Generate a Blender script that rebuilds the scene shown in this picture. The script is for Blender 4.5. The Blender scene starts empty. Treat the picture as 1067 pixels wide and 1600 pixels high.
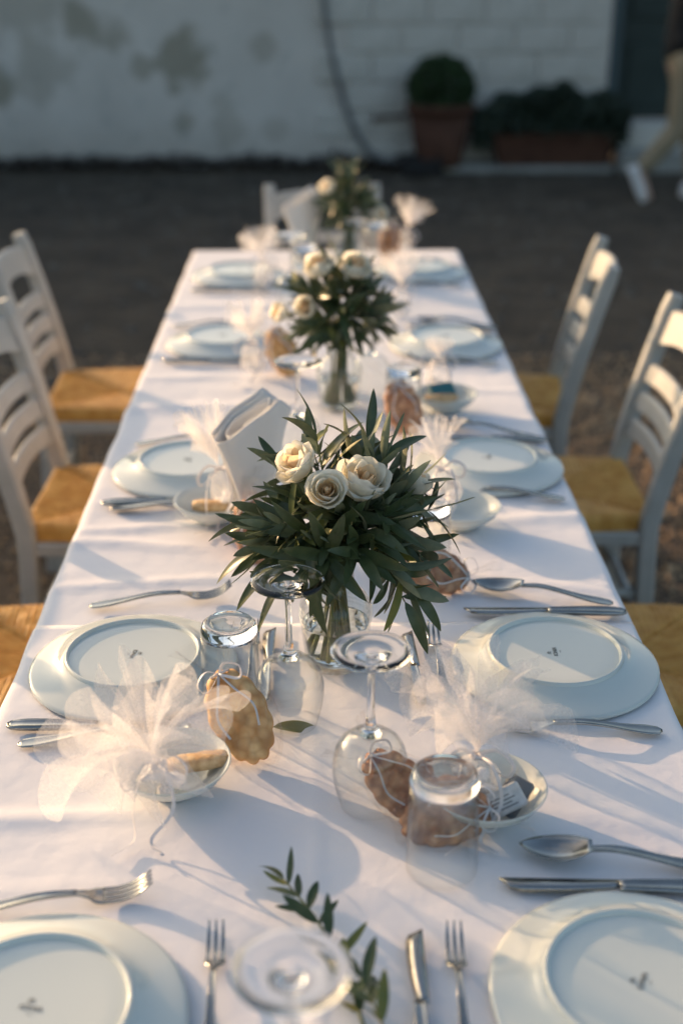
import bpy, math, random
from mathutils import Vector, Matrix, Quaternion, noise

rad = math.radians
sc = bpy.context.scene
col = sc.collection
rnd = random.Random(11)

# ------------------------------------------------------------------ camera
cam_d = bpy.data.cameras.new('camera')
cam = bpy.data.objects.new('camera', cam_d)
col.objects.link(cam)
cam.location = (0, 0, 1.59)
cam.rotation_euler = (rad(90 - 24.07), 0, rad(-0.952))
cam_d.sensor_fit = 'VERTICAL'
cam_d.sensor_height = 36
cam_d.lens = 43.875
cam_d.clip_start = 0.05
cam_d.clip_end = 500
cam_d.dof.use_dof = True
cam_d.dof.focus_distance = 1.50
cam_d.dof.aperture_fstop = 2.35
sc.camera = cam

# ------------------------------------------------------------------ sky and sun
SUN_EL, SUN_AZ = rad(11.3), rad(-48)           # azimuth measured from +y, minus is to the left
w = bpy.data.worlds.new('World')
sc.world = w
w.use_nodes = True
nt = w.node_tree
bg = nt.nodes['Background']
sky = nt.nodes.new('ShaderNodeTexSky')
sky.sky_type = 'NISHITA'
sky.sun_disc = False
sky.sun_elevation = SUN_EL
sky.sun_rotation = SUN_AZ
sky.air_density = 1.0
sky.dust_density = 4.0
nt.links.new(sky.outputs[0], bg.inputs[0])
bg.inputs[1].default_value = 0.15
sun_d = bpy.data.lights.new('sun', 'SUN')
sun_d.energy = 2.95
sun_d.angle = rad(0.53)
sun_d.color = (1.0, 0.63, 0.35)
sun = bpy.data.objects.new('sun', sun_d)
col.objects.link(sun)
sdir = Vector((-math.sin(SUN_AZ) * math.cos(SUN_EL), -math.cos(SUN_AZ) * math.cos(SUN_EL), -math.sin(SUN_EL)))
sun.rotation_euler = sdir.to_track_quat('-Z', 'Y').to_euler()
sun.location = (-6, 8, 5)
vs = sc.view_settings
vs.view_transform = 'Standard'
vs.look = 'None'
vs.gamma = 1
vs.exposure = 0.88
cy = sc.cycles
cy.use_denoising = True
cy.max_bounces = 14
cy.transmission_bounces = 10
cy.transparent_max_bounces = 32
cy.use_adaptive_sampling = True
cy.adaptive_threshold = 0.015
cy.glossy_bounces = 5
cy.diffuse_bounces = 3
cy.caustics_reflective = False
cy.caustics_refractive = True
cy.blur_glossy = 0.3
cy.sample_clamp_indirect = 4.0


# ------------------------------------------------------------------ materials
def new_mat(name):
    m = bpy.data.materials.new(name)
    m.use_nodes = True
    n = m.node_tree
    return m, n, n.nodes['Principled BSDF'], n.nodes['Material Output']


def N(t, kind, **kw):
    n = t.nodes.new(kind)
    for k, v in kw.items():
        setattr(n, k, v)
    return n


def noise_fac(t, scale, detail=4, lo=0.35, hi=0.65, stretch=None, rough=.55):
    tc = N(t, 'ShaderNodeTexCoord')
    mp = N(t, 'ShaderNodeMapping')
    t.links.new(tc.outputs['Object'], mp.inputs[0])
    if stretch:
        mp.inputs['Scale'].default_value = stretch
    no = N(t, 'ShaderNodeTexNoise')
    no.inputs['Scale'].default_value = scale
    no.inputs['Detail'].default_value = detail
    no.inputs['Roughness'].default_value = rough
    t.links.new(mp.outputs[0], no.inputs[0])
    mr = N(t, 'ShaderNodeMapRange')
    mr.inputs[1].default_value = lo
    mr.inputs[2].default_value = hi
    t.links.new(no.outputs[0], mr.inputs[0])
    return mr.outputs[0]


def mixc(t, fac, a, b):
    m = N(t, 'ShaderNodeMix', data_type='RGBA')
    if isinstance(fac, float):
        m.inputs[0].default_value = fac
    else:
        t.links.new(fac, m.inputs[0])
    for i, c in ((6, a), (7, b)):
        if isinstance(c, tuple):
            m.inputs[i].default_value = (*c, 1)
        else:
            t.links.new(c, m.inputs[i])
    return m.outputs[2]


def mat(name, base, rough=.5, base2=None, scale=8., lo=.35, hi=.65, bump=None, metal=0., coat=0., stretch=None, sheen=0., trans=0., spec=.5, detail=4):
    """Principled surface: two tones mixed by noise, fine relief by noise, optional light passing through (thin leaf or cloth)."""
    m, t, p, out = new_mat(name)
    p.inputs['Roughness'].default_value = rough
    p.inputs['Metallic'].default_value = metal
    p.inputs['Coat Weight'].default_value = coat
    p.inputs['Coat Roughness'].default_value = .03
    p.inputs['Sheen Weight'].default_value = sheen
    p.inputs['Specular IOR Level'].default_value = spec
    c = None
    if base2:
        c = mixc(t, noise_fac(t, scale, detail, lo, hi, stretch), base, base2)
        t.links.new(c, p.inputs['Base Color'])
    else:
        p.inputs['Base Color'].default_value = (*base, 1)
    if bump:
        b = N(t, 'ShaderNodeBump')
        b.inputs['Strength'].default_value = bump[1]
        b.inputs['Distance'].default_value = bump[2]
        t.links.new(noise_fac(t, bump[0], 5, 0, 1, stretch), b.inputs['Height'])
        t.links.new(b.outputs[0], p.inputs['Normal'])
    if trans:
        tr = N(t, 'ShaderNodeBsdfTranslucent')
        if c:
            t.links.new(c, tr.inputs[0])
        else:
            tr.inputs[0].default_value = (*base, 1)
        mx = N(t, 'ShaderNodeMixShader')
        mx.inputs[0].default_value = trans
        t.links.new(p.outputs[0], mx.inputs[1])
        t.links.new(tr.outputs[0], mx.inputs[2])
        t.links.new(mx.outputs[0], out.inputs[0])
    return m


def thin_glass(name, tint=(.985, .99, .985), rough=0.015, f0=.04, extra=0.):
    """Thin clear wall: light goes straight through, Schlick reflection on top."""
    m, t, p, out = new_mat(name)
    t.nodes.remove(p)
    lw = N(t, 'ShaderNodeLayerWeight')
    lw.inputs[0].default_value = .5
    pw = N(t, 'ShaderNodeMath', operation='POWER')
    pw.inputs[1].default_value = 4.0
    t.links.new(lw.outputs['Facing'], pw.inputs[0])
    ma = N(t, 'ShaderNodeMath', operation='MULTIPLY_ADD')
    ma.inputs[1].default_value = .9 - f0
    ma.inputs[2].default_value = f0 + extra
    t.links.new(pw.outputs[0], ma.inputs[0])
    tr = N(t, 'ShaderNodeBsdfTransparent')
    tr.inputs[0].default_value = (*tint, 1)
    gl = N(t, 'ShaderNodeBsdfGlossy')
    gl.inputs['Roughness'].default_value = rough
    mx = N(t, 'ShaderNodeMixShader')
    t.links.new(ma.outputs[0], mx.inputs[0])
    t.links.new(tr.outputs[0], mx.inputs[1])
    t.links.new(gl.outputs[0], mx.inputs[2])
    t.links.new(mx.outputs[0], out.inputs[0])
    return m


def solid_glass(name, ior, tint=(1, 1, 1)):
    m, t, p, out = new_mat(name)
    p.inputs['Base Color'].default_value = (*tint, 1)
    p.inputs['Roughness'].default_value = .02
    p.inputs['IOR'].default_value = ior
    p.inputs['Transmission Weight'].default_value = 1
    return m


def net(name, color, cover):
    """Tulle: fine net that lets most light through and scatters the rest."""
    m, t, p, out = new_mat(name)
    t.nodes.remove(p)
    d = N(t, 'ShaderNodeBsdfDiffuse')
    d.inputs[0].default_value = (*color, 1)
    tl = N(t, 'ShaderNodeBsdfTranslucent')
    tl.inputs[0].default_value = (*color, 1)
    a = N(t, 'ShaderNodeMixShader')
    a.inputs[0].default_value = .5
    t.links.new(d.outputs[0], a.inputs[1])
    t.links.new(tl.outputs[0], a.inputs[2])
    tr = N(t, 'ShaderNodeBsdfTransparent')
    f = noise_fac(t, 900, 1, .3, .7)
    mr = N(t, 'ShaderNodeMapRange')
    mr.inputs[3].default_value = cover * .6
    mr.inputs[4].default_value = cover * 1.4
    t.links.new(f, mr.inputs[0])
    mx = N(t, 'ShaderNodeMixShader')
    t.links.new(mr.outputs[0], mx.inputs[0])
    t.links.new(tr.outputs[0], mx.inputs[1])
    t.links.new(a.outputs[0], mx.inputs[2])
    t.links.new(mx.outputs[0], out.inputs[0])
    return m


def linen_mat():
    m, t, p, out = new_mat('white_cotton')
    p.inputs['Roughness'].default_value = .85
    p.inputs['Sheen Weight'].default_value = .15
    p.inputs['Specular IOR Level'].default_value = .2
    c = mixc(t, noise_fac(t, 3.0, 5, .35, .7), (.84, .83, .84), (.81, .795, .81))
    t.links.new(c, p.inputs['Base Color'])
    h1 = noise_fac(t, 1.0, 2, 0, 1, (260, 1400, 1))
    h2 = noise_fac(t, 1.0, 2, 0, 1, (1400, 260, 1))
    h3 = noise_fac(t, 14, 5, 0, 1)
    ad = N(t, 'ShaderNodeMath', operation='ADD')
    t.links.new(h1, ad.inputs[0])
    t.links.new(h2, ad.inputs[1])
    b1 = N(t, 'ShaderNodeBump')
    b1.inputs['Strength'].default_value = .25
    b1.inputs['Distance'].default_value = .0006
    t.links.new(ad.outputs[0], b1.inputs['Height'])
    b2 = N(t, 'ShaderNodeBump')
    b2.inputs['Strength'].default_value = .6
    b2.inputs['Distance'].default_value = .004
    t.links.new(h3, b2.inputs['Height'])
    t.links.new(b1.outputs[0], b2.inputs['Normal'])
    t.links.new(b2.outputs[0], p.inputs['Normal'])
    return m


def wall_mat(stains):
    """Old whitewash with grime patches (place, radius) in object space."""
    m, t, p, out = new_mat('whitewashed_plaster')
    p.inputs['Roughness'].default_value = .9
    base = mixc(t, noise_fac(t, 1.6, 6, .35, .7), (.72, .68, .62), (.62, .585, .53))
    base = mixc(t, noise_fac(t, 5.0, 6, .56, .85), base, (.42, .43, .40))
    tc = N(t, 'ShaderNodeTexCoord')
    no = N(t, 'ShaderNodeTexNoise')
    no.inputs['Scale'].default_value = 6
    no.inputs['Detail'].default_value = 6
    t.links.new(tc.outputs['Object'], no.inputs[0])
    acc = None
    for (sx, sz, r, a) in stains:
        ds = N(t, 'ShaderNodeVectorMath', operation='DISTANCE')
        t.links.new(tc.outputs['Object'], ds.inputs[0])
        ds.inputs[1].default_value = (sx, 0, sz)
        ad = N(t, 'ShaderNodeMath', operation='MULTIPLY_ADD')
        t.links.new(no.outputs[0], ad.inputs[0])
        ad.inputs[1].default_value = r * 2.6
        t.links.new(ds.outputs['Value'], ad.inputs[2])
        mr = N(t, 'ShaderNodeMapRange', interpolation_type='SMOOTHSTEP')
        mr.inputs[1].default_value = r * 1.9
        mr.inputs[2].default_value = r * 2.7
        mr.inputs[3].default_value = a * .78
        mr.inputs[4].default_value = 0
        t.links.new(ad.outputs[0], mr.inputs[0])
        if acc is None:
            acc = mr.outputs[0]
        else:
            mxn = N(t, 'ShaderNodeMath', operation='MAXIMUM')
            t.links.new(acc, mxn.inputs[0])
            t.links.new(mr.outputs[0], mxn.inputs[1])
            acc = mxn.outputs[0]
    c = mixc(t, acc, base, (.26, .235, .16))
    t.links.new(c, p.inputs['Base Color'])
    b = N(t, 'ShaderNodeBump')
    b.inputs['Strength'].default_value = .6
    b.inputs['Distance'].default_value = .02
    t.links.new(noise_fac(t, 7, 8, 0, 1), b.inputs['Height'])
    t.links.new(b.outputs[0], p.inputs['Normal'])
    return m


M = dict(
    linen=linen_mat(),
    napkin=mat('ivory_napkin_cotton', (.86, .83, .78), .9, bump=(30, .25, .004), sheen=.2, trans=.12),
    porcelain=mat('porcelain', (.66, .70, .655), .05, (.64, .68, .64), 5),
    ink=mat('stamp_ink', (.04, .05, .05), .5),
    steel=mat('steel', (.42, .42, .40), .15, (.33, .33, .315), 40, metal=1.0, bump=(60, .05, .0005)),
    blade=mat('blade_steel', (.36, .36, .35), .20, metal=1.0),
    glass=thin_glass('thin_clear_glass'),
    lens=solid_glass('solid_clear_glass', 1.48),
    water=solid_glass('water', 1.33, (.97, .99, .96)),
    film=thin_glass('cellophane', (.99, .985, .98), .05, .02, .0),
    tulle=net('tulle', (.97, .94, .92), .27),
    tulle_dense=net('tulle_gathered', (.90, .87, .86), .55),
    ribbon=mat('satin_ribbon', (.85, .82, .81), .35, sheen=.3, trans=.2),
    almond=mat('sugar_shell', (.86, .84, .82), .35),
    cookie=mat('baked_cookie', (.74, .43, .17), .65, (.86, .60, .29), 60, bump=(160, .5, .002)),
    cookie2=mat('baked_cookie_brown', (.54, .26, .13), .6, (.70, .40, .22), 60, bump=(160, .5, .002)),
    rusk=mat('toasted_rusk', (.50, .30, .14), .8, (.70, .52, .30), 90, bump=(220, .8, .002)),
    paper=mat('packet_paper', (.70, .70, .68), .5, (.55, .56, .55), 120),
    teal=mat('teal_foil', (.03, .16, .18), .3),
    petal=mat('cream_petal', (.96, .93, .83), .5, (.94, .90, .78), 50, trans=.55, bump=(90, .15, .001)),
    petal_in=mat('peach_petal', (.93, .74, .50), .55, trans=.5, bump=(90, .15, .001)),
    leaf=mat('olive_leaf_top', (.058, .088, .032), .36, (.092, .120, .048), 45, trans=.2, bump=(120, .15, .001)),
    leaf_b=mat('olive_leaf_underside', (.20, .24, .15), .6, (.27, .30, .19), 60, trans=.15),
    leaf_y=mat('pale_leaf_top', (.25, .24, .05), .5, (.18, .20, .05), 45, trans=.25),
    stem=mat('green_stem', (.10, .14, .04), .5, (.16, .15, .06), 60),
    chair=mat('chair_paint', (.47, .475, .45), .45, (.40, .41, .385), 14, bump=(40, .15, .003)),
    rush=mat('woven_rush', (.56, .265, .045), .6, (.74, .42, .11), 30, bump=(90, .4, .003)),
    wood=mat('table_wood', (.18, .10, .05), .6, (.24, .14, .07), 12),
    ground=mat('packed_earth', (.085, .064, .044), .95, (.17, .12, .076), 2.2, bump=(26, 1.0, .06), lo=.35, hi=.7, detail=9),
    asphalt=mat('worn_paving', (.040, .031, .020), .95, (.090, .070, .046), 3.0, bump=(22, 1.0, .06), detail=9),
    gravel=mat('gravel_stone', (.36, .24, .14), .9, (.52, .38, .24), 6, bump=(60, .4, .004)),
    grit=mat('grit_stone', (.07, .06, .05), .9, (.16, .14, .11), 2),
    cement=mat('pale_cement', (.36, .36, .33), .9, (.26, .26, .24), 4, bump=(20, .5, .01)),
    block=mat('painted_block', (.70, .67, .61), .85, (.58, .56, .50), 5, bump=(16, .5, .012)),
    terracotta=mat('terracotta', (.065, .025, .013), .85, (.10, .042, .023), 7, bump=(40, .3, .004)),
    soil=mat('soil', (.03, .022, .016), .95, bump=(40, .8, .01)),
    box_leaf=mat('boxwood_leaf', (.020, .050, .014), .55, (.035, .075, .02), 9),
    rosemary=mat('rosemary_leaf', (.030, .050, .035), .6, (.05, .075, .05), 9),
    litter=mat('dry_litter', (.030, .022, .014), .95, (.06, .04, .025), 20),
    hose=mat('grey_hose', (.16, .17, .175), .6),
    black=mat('black_rubber', (.018, .018, .018), .6),
    iron=mat('rusty_iron', (.12, .08, .06), .7),
    door=mat('dark_green_door_paint', (.012, .030, .028), .5, (.02, .04, .038), 6),
    frame=mat('blue_grey_frame_paint', (.06, .09, .10), .6),
    skin=mat('skin', (.55, .34, .25), .55),
    hair=mat('dark_hair', (.03, .02, .015), .6),
    trousers=mat('beige_trouser_cotton', (.33, .27, .18), .9, (.28, .23, .15), 14, bump=(30, .5, .01)),
    shirt=mat('black_shirt_cotton', (.012, .012, .013), .9, bump=(30, .5, .01)),
    shoe=mat('white_sneaker', (.70, .70, .70), .6),
)


def paint_relief(m, dark, scale):
    """Baked tone, browner towards the cell edges: relief shade painted into the colour."""
    t = m.node_tree
    p = t.nodes['Principled BSDF']
    tc = N(t, 'ShaderNodeTexCoord')
    vo = N(t, 'ShaderNodeTexVoronoi')
    vo.inputs['Scale'].default_value = scale
    t.links.new(tc.outputs['Object'], vo.inputs['Vector'])
    mr = N(t, 'ShaderNodeMapRange')
    mr.inputs[1].default_value = .25
    mr.inputs[2].default_value = .75
    t.links.new(vo.outputs['Distance'], mr.inputs[0])
    old = p.inputs['Base Color'].links[0].from_socket
    t.links.new(mixc(t, mr.outputs[0], old, dark), p.inputs['Base Color'])  # dark between cells paints in the shade of the knobs


paint_relief(M['cookie'], (.54, .27, .09), 75)
paint_relief(M['cookie2'], (.36, .15, .07), 75)


# ------------------------------------------------------------------ mesh helpers
def make_mesh(name, verts, faces, m, smooth=True, mids=None):
    me = bpy.data.meshes.new(name)
    me.from_pydata([tuple(v) for v in verts], [], faces)
    for mm in (m if isinstance(m, (list, tuple)) else [m]):
        me.materials.append(mm)
    me.polygons.foreach_set('use_smooth', [smooth] * len(me.polygons))
    if mids:
        me.polygons.foreach_set('material_index', mids)
    me.update()
    return me


class G:
    """Geometry collector for one mesh."""

    def __init__(s):
        s.v, s.f = [], []

    def add(s, v, f):
        o = len(s.v)
        s.v += [Vector(q) for q in v]
        s.f += [tuple(i + o for i in q) for q in f]
        return s

    def box(s, lo, hi, bev=0.):
        (x0, y0, z0), (x1, y1, z1) = lo, hi
        if bev <= 0:
            return s.add([(x0, y0, z0), (x1, y0, z0), (x1, y1, z0), (x0, y1, z0), (x0, y0, z1), (x1, y0, z1), (x1, y1, z1), (x0, y1, z1)],
                         [(0, 3, 2, 1), (4, 5, 6, 7), (0, 1, 5, 4), (1, 2, 6, 5), (2, 3, 7, 6), (3, 0, 4, 7)])
        b = bev
        rings = []
        for z, i in ((z0, b), (z0 + b, 0), (z1 - b, 0), (z1, b)):
            rings.append([(x0 + i + b, y0 + i, z), (x1 - i - b, y0 + i, z), (x1 - i, y0 + i + b, z), (x1 - i, y1 - i - b, z),
                          (x1 - i - b, y1 - i, z), (x0 + i + b, y1 - i, z), (x0 + i, y1 - i - b, z), (x0 + i, y0 + i + b, z)])
        return s.loft(rings)

    def loft(s, rings, cap=True, closed=True):
        n = len(rings[0])
        v = [p for r in rings for p in r]
        f = []
        for i in range(len(rings) - 1):
            for j in range(n if closed else n - 1):
                k = (j + 1) % n
                f.append((i * n + j, i * n + k, (i + 1) * n + k, (i + 1) * n + j))
        if cap and closed:
            f.append(tuple(range(n - 1, -1, -1)))
            f.append(tuple((len(rings) - 1) * n + j for j in range(n)))
        return s.add(v, f)

    def lathe(s, prof, n=48, wob=None):
        for i in range(len(prof) - 1):
            if prof[i][0] < 1e-6 and prof[i + 1][0] < 1e-6:
                s.lathe(prof[:i + 1], n)
                return s.lathe(prof[i + 1:], n)
        rings = []
        for (r, z) in prof:
            r = max(r, 1e-4)
            rings.append([(r * math.cos(2 * math.pi * j / n), r * math.sin(2 * math.pi * j / n), z) for j in range(n)])
        return s.loft(rings, cap=False)

    def tube(s, path, r, n=8):
        path = [Vector(p) for p in path]
        rr = r if callable(r) else (lambda q: r)
        rings = []
        up = None
        for i, p in enumerate(path):
            t = (path[min(i + 1, len(path) - 1)] - path[max(i - 1, 0)]).normalized()
            if up is None:
                up = t.orthogonal().normalized()
            up = (up - t * up.dot(t)).normalized()
            b = t.cross(up)
            q = rr(i / (len(path) - 1))
            rings.append([p + (up * math.cos(2 * math.pi * j / n) + b * math.sin(2 * math.pi * j / n)) * q for j in range(n)])
        return s.loft(rings)

    def strap(s, path, width, th, side=None):
        """Flat bar along a path; width(q) and th(q) over its length; side = its sideways direction."""
        path = [Vector(p) for p in path]
        rings = []
        sd = Vector(side) if side else None
        for i, p in enumerate(path):
            q = i / (len(path) - 1)
            t = (path[min(i + 1, len(path) - 1)] - path[max(i - 1, 0)]).normalized()
            if sd is None:
                sd = t.orthogonal()
            a = (sd - t * sd.dot(t)).normalized()
            if side is None:
                sd = a
            up = t.cross(a) * -1
            if up.z < 0 and side:
                up = -up
            wq = (width(q) if callable(width) else width) / 2
            tq = (th(q) if callable(th) else th) / 2
            rings.append([p + a * (wq * x) + up * (tq * z) for x, z in ((-1, -.2), (-.86, 1), (-.6, .55), (0, .5), (.6, .55), (.86, 1), (1, -.2), (.8, -1), (0, -1.1), (-.8, -1))])
        return s.loft(rings)

    def ball(s, c, r, nu=12, nv=8, fn=None):
        rings = []
        c = Vector(c)
        r = Vector(r) if not isinstance(r, (int, float)) else Vector((r, r, r))
        for i in range(nv + 1):
            a = math.pi * i / nv
            ring = []
            for j in range(nu):
                b = 2 * math.pi * j / nu
                d = Vector((math.sin(a) * math.cos(b), math.sin(a) * math.sin(b), -math.cos(a)))
                k = fn(d) if fn else 1
                ring.append(c + Vector((d.x * r.x, d.y * r.y, d.z * r.z)) * k)
            rings.append(ring)
        return s.loft(rings, cap=False)

    def move(s, mt):
        s.v = [mt @ q for q in s.v]
        return s

    def mesh(s, name, m, smooth=True, mids=None):
        return make_mesh(name, s.v, s.f, m, smooth, mids)


def smooth_path(pts, n=24):
    """Catmull-Rom through the points."""
    pts = [Vector(p) for p in pts]
    P = [pts[0] * 2 - pts[1]] + pts + [pts[-1] * 2 - pts[-2]]
    out = []
    k = len(pts) - 1
    for i in range(n + 1):
        u = i / n * k
        a = min(int(u), k - 1)
        u -= a
        p0, p1, p2, p3 = P[a:a + 4]
        out.append(.5 * ((2 * p1) + (p2 - p0) * u + (2 * p0 - 5 * p1 + 4 * p2 - p3) * u * u + (3 * p1 - p0 - 3 * p2 + p3) * u ** 3))
    return out


def curve1(keys):
    """Piecewise smooth function of q from (q, value) keys."""
    def f(q):
        for (a, va), (b, vb) in zip(keys, keys[1:]):
            if q <= b:
                u = (q - a) / (b - a) if b > a else 1
                u = u * u * (3 - 2 * u)
                return va + (vb - va) * u
        return keys[-1][1]
    return f


# ------------------------------------------------------------------ scene graph helpers
class P:
    """A part: plain name, mesh, place, its own pieces."""

    def __init__(s, name, mesh, mt=None, kids=(), label=None, kind=None):
        s.name, s.mesh, s.mt, s.kids, s.label, s.kind = name, mesh, mt, list(kids), label, kind


def link_part(p, parent):
    o = bpy.data.objects.new(p.name, p.mesh)
    col.objects.link(o)
    o.parent = parent
    if p.mt is not None:
        o.matrix_local = p.mt
    if p.label:
        o['label'] = p.label
    if p.kind:
        o['kind'] = p.kind
    for k in p.kids:
        link_part(k, o)
    return o


def place(name, parts, loc, rz=0., label='', cat='', group=None, rot=None, mesh=None):
    o = bpy.data.objects.new(name, mesh)
    col.objects.link(o)
    if isinstance(loc, Matrix):
        o.matrix_world = loc
    else:
        o.location = loc
        o.rotation_euler = rot if rot else (0, 0, rz)
    o['label'] = label
    o['category'] = cat
    if group:
        o['group'] = group
    for p in parts:
        link_part(p, o)
    return o


def struct(name, mesh, loc=(0, 0, 0), kind='structure', kids=()):
    o = bpy.data.objects.new(name, mesh)
    col.objects.link(o)
    o.location = loc
    o['kind'] = kind
    for k in kids:
        link_part(k, o)
    return o


def frame_mt(loc, xax, zax):
    """Matrix with local x along xax and local z towards zax."""
    x = Vector(xax).normalized()
    z = Vector(zax)
    z = (z - x * z.dot(x)).normalized()
    y = z.cross(x)
    mt = Matrix.Identity(4)
    for i in range(3):
        mt[i][0], mt[i][1], mt[i][2], mt[i][3] = x[i], y[i], z[i], loc[i]
    return mt


def T(*v):
    return Matrix.Translation(v)


def RZ(a):
    return Matrix.Rotation(a, 4, 'Z')


TZ = .752            # upper face of the cloth

# ================================================================== SETTING
g = G().add([(-150, -60, 0), (150, -60, 0), (150, 200, 0), (-150, 200, 0)], [(0, 1, 2, 3)])
struct('ground', g.mesh('ground', M['ground'], False))

# worn paving in front of the house (a thin sheet, uneven near edge)
pv, n = [], 60
for i in range(n + 1):
    x = -14 + 24 * i / n
    pv += [(x, 5.0 + .25 * noise.noise((x * .8, 3, 0)) + .08 * noise.noise((x * 4, 9, 0)) - .05 * x, .004), (x, 10.4, .004)]
struct('paved_path', make_mesh('paved_path', pv, [(2 * i, 2 * i + 2, 2 * i + 3, 2 * i + 1) for i in range(n)], M['asphalt'], False))

# loose stones on the earth either side of the table
g = G()
r2 = random.Random(5)
for i in range(15000):
    x = r2.choice((r2.uniform(.35, 1.9), r2.uniform(.35, 1.9), r2.uniform(-1.9, -.35)))
    y = r2.uniform(1.6, 5.2)
    s = r2.uniform(.0035, .0095) * (1 + (r2.random() < .06))
    a = r2.random() * 6.3
    pts = [(x + s * 1.2 * math.cos(a + k * 2.094 + r2.uniform(-.3, .3)), y + s * math.sin(a + k * 2.094 + r2.uniform(-.3, .3)), 0.0) for k in range(3)]
    top = [(x + (p[0] - x) * .6 + r2.uniform(-.2, .2) * s, y + (p[1] - y) * .6, s * r2.uniform(.9, 1.7)) for p in pts]
    g.add(pts + top, [(0, 1, 4, 3), (1, 2, 5, 4), (2, 0, 3, 5), (3, 4, 5)])
o = struct('gravel', g.mesh('gravel', M['gravel'], False), kind='stuff')

g = G()
for i in range(3500):
    x, y = r2.uniform(-5, 4), r2.uniform(4.6, 10.1)
    s = r2.uniform(.008, .03) * (.6 + r2.random() ** 3)
    a = r2.random() * 6.3
    pts = [(x + s * math.cos(a + k * 1.57 + r2.uniform(-.3, .3)), y + s * math.sin(a + k * 1.57 + r2.uniform(-.3, .3)), .003) for k in range(4)]
    top = [(x + (p[0] - x) * .6, y + (p[1] - y) * .6, .004 + s * r2.uniform(.2, .6)) for p in pts]
    g.add(pts + top, [(0, 1, 5, 4), (1, 2, 6, 5), (2, 3, 7, 6), (3, 0, 4, 7), (4, 5, 6, 7)])
struct('grit', g.mesh('grit', M['grit'], False), kind='stuff')

# ---- white house wall with blocks, door and coping
WY = 10.5
stains = [(-1.85, 1.13, .16, .85), (-1.60, 1.0, .10, .7), (-1.10, .84, .20, .9), (-1.40, .78, .09, .7), (-1.15, .62, .06, .8), (-1.10, .36, .08, .6), (-2.55, .62, .14, .9),
          (-2.2, .75, .22, .45), (-.45, .92, .10, .5), (-.8, .5, .08, .35), (-.35, .30, .10, .35), (-2.3, 1.25, .3, .5), (-.75, .33, .14, .4), (-3.6, .8, .3, .6)]
M['wall'] = wall_mat(stains)
g = G()
nx = 90
WH = 1.85
front, back = [], []
for i in range(nx + 1):
    x = -14 + (2.30 + 14) * i / nx
    front.append(x)
rows = [0, .05, .12, .4, .8, 1.2, 1.6, WH]
v, f = [], []
for zi, z in enumerate(rows):
    for x in front:
        v.append((x, .018 * noise.noise((x * 1.3, z * 1.7, 0)) + (.03 if z < .06 else 0), z))
k = len(front)
for zi in range(len(rows) - 1):
    for i in range(k - 1):
        f.append((zi * k + i, zi * k + i + 1, (zi + 1) * k + i + 1, (zi + 1) * k + i))
g.add(v, f)
g.add([(-14, .03, WH), (2.30, .03, WH), (2.30, .4, WH), (-14, .4, WH), (-14, .4, 0), (2.30, .4, 0), (2.30, 0, 0), (2.30, 0, WH)],
      [(0, 1, 2, 3), (3, 2, 5, 4), (6, 5, 2, 7)])
wall_m = g.mesh('wall', M['wall'])
blocks = []
r3 = random.Random(3)
bm_cache = {}
for c in range(8):
    z0 = .02 + c * .215
    x = .22 - (c % 2) * .24
    while x < 2.24:
        L = .44 if x + .60 < 2.24 else 2.26 - x
        x1 = x + L
        key = round(L, 2)
        if key not in bm_cache:
            bm_cache[key] = G().box((0, -.024, 0), (L - .010, .03, .205), .010).mesh('block', M['block'], False)
        blocks.append(P('block', bm_cache[key], T(x, r3.uniform(-.006, .004), z0) @ Matrix.Rotation(r3.uniform(-.008, .008), 4, 'Y')))
        x = x1
coping = G().box((-14.05, -.05, WH), (2.35, .45, WH + .06), .01).mesh('coping', M['cement'], False)
door_parts = [P('rail', G().box((0, -.02, z), (.95, .0, z + .10)).mesh('rail', M['door'], False)) for z in (.0, .62, 1.46)]
door = P('door', G().box((2.40, .16, .36), (3.35, .21, 1.95)).mesh('door', M['door'], False),
         kids=[P('panel', G().box((0, 0, 0), (.36, .02, .48), .008).mesh('panel', M['door'], False), T(2.48 + .44 * a, .145, .46 + .66 * b)) for a in (0, 1) for b in (0, 1)]
         + [P('handle', G().tube([(3.24, .16, 1.12), (3.24, .10, 1.12), (3.16, .10, 1.12)], .009).mesh('handle', M['iron']))])
jamb = [P('door_jamb', G().box((2.305, -.012, 0.02), (2.385, .25, 1.99), .005).mesh('door_jamb', M['frame'], False)),
        P('door_jamb', G().box((3.36, -.012, .02), (3.44, .25, 1.99), .005).mesh('door_jamb', M['frame'], False)),
        P('door_lintel', G().box((2.305, -.01, 1.992), (3.44, .25, 2.046), .005).mesh('door_lintel', M['frame'], False))]
pier = P('wall_pier', G().box((3.445, 0, 0), (9, .4, 2.05), .01).mesh('wall_pier', M['wall'], False))
sill = P('door_step', G().box((2.39, -.16, .10), (3.355, .30, .355), .015).mesh('door_step', M['block'], False))
sill2 = P('door_step', G().box((2.36, -.42, 0), (3.5, -.165, .17), .015).mesh('door_step', M['cement'], False))
place('house_wall', [P('wall_face', wall_m)] + blocks + [P('coping', coping), door, sill, sill2, pier] + jamb, (0, WY, 0),
      label='whitewashed stained house wall with dark green door across the background', cat='wall')
place('shade_wall', [P('wall_body', G().box((-.18, -4, 0), (.18, 10.3, 1.42), .02).mesh('wall_body', M['wall'], False)),
                      P('coping', G().box((-.23, -4.05, 1.42), (.23, 10.32, 1.48), .01).mesh('coping', M['cement'], False))], (-5.0, 0, 0),
      label='unseen white wall added left of the table to shade the ground', cat='wall')  # added out of view; its height keeps the left ground in shade
kb = G().box((.95, 10.13, 0), (2.33, 10.43, .055), .01)
struct('kerb', kb.mesh('kerb', M['cement'], False))

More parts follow.
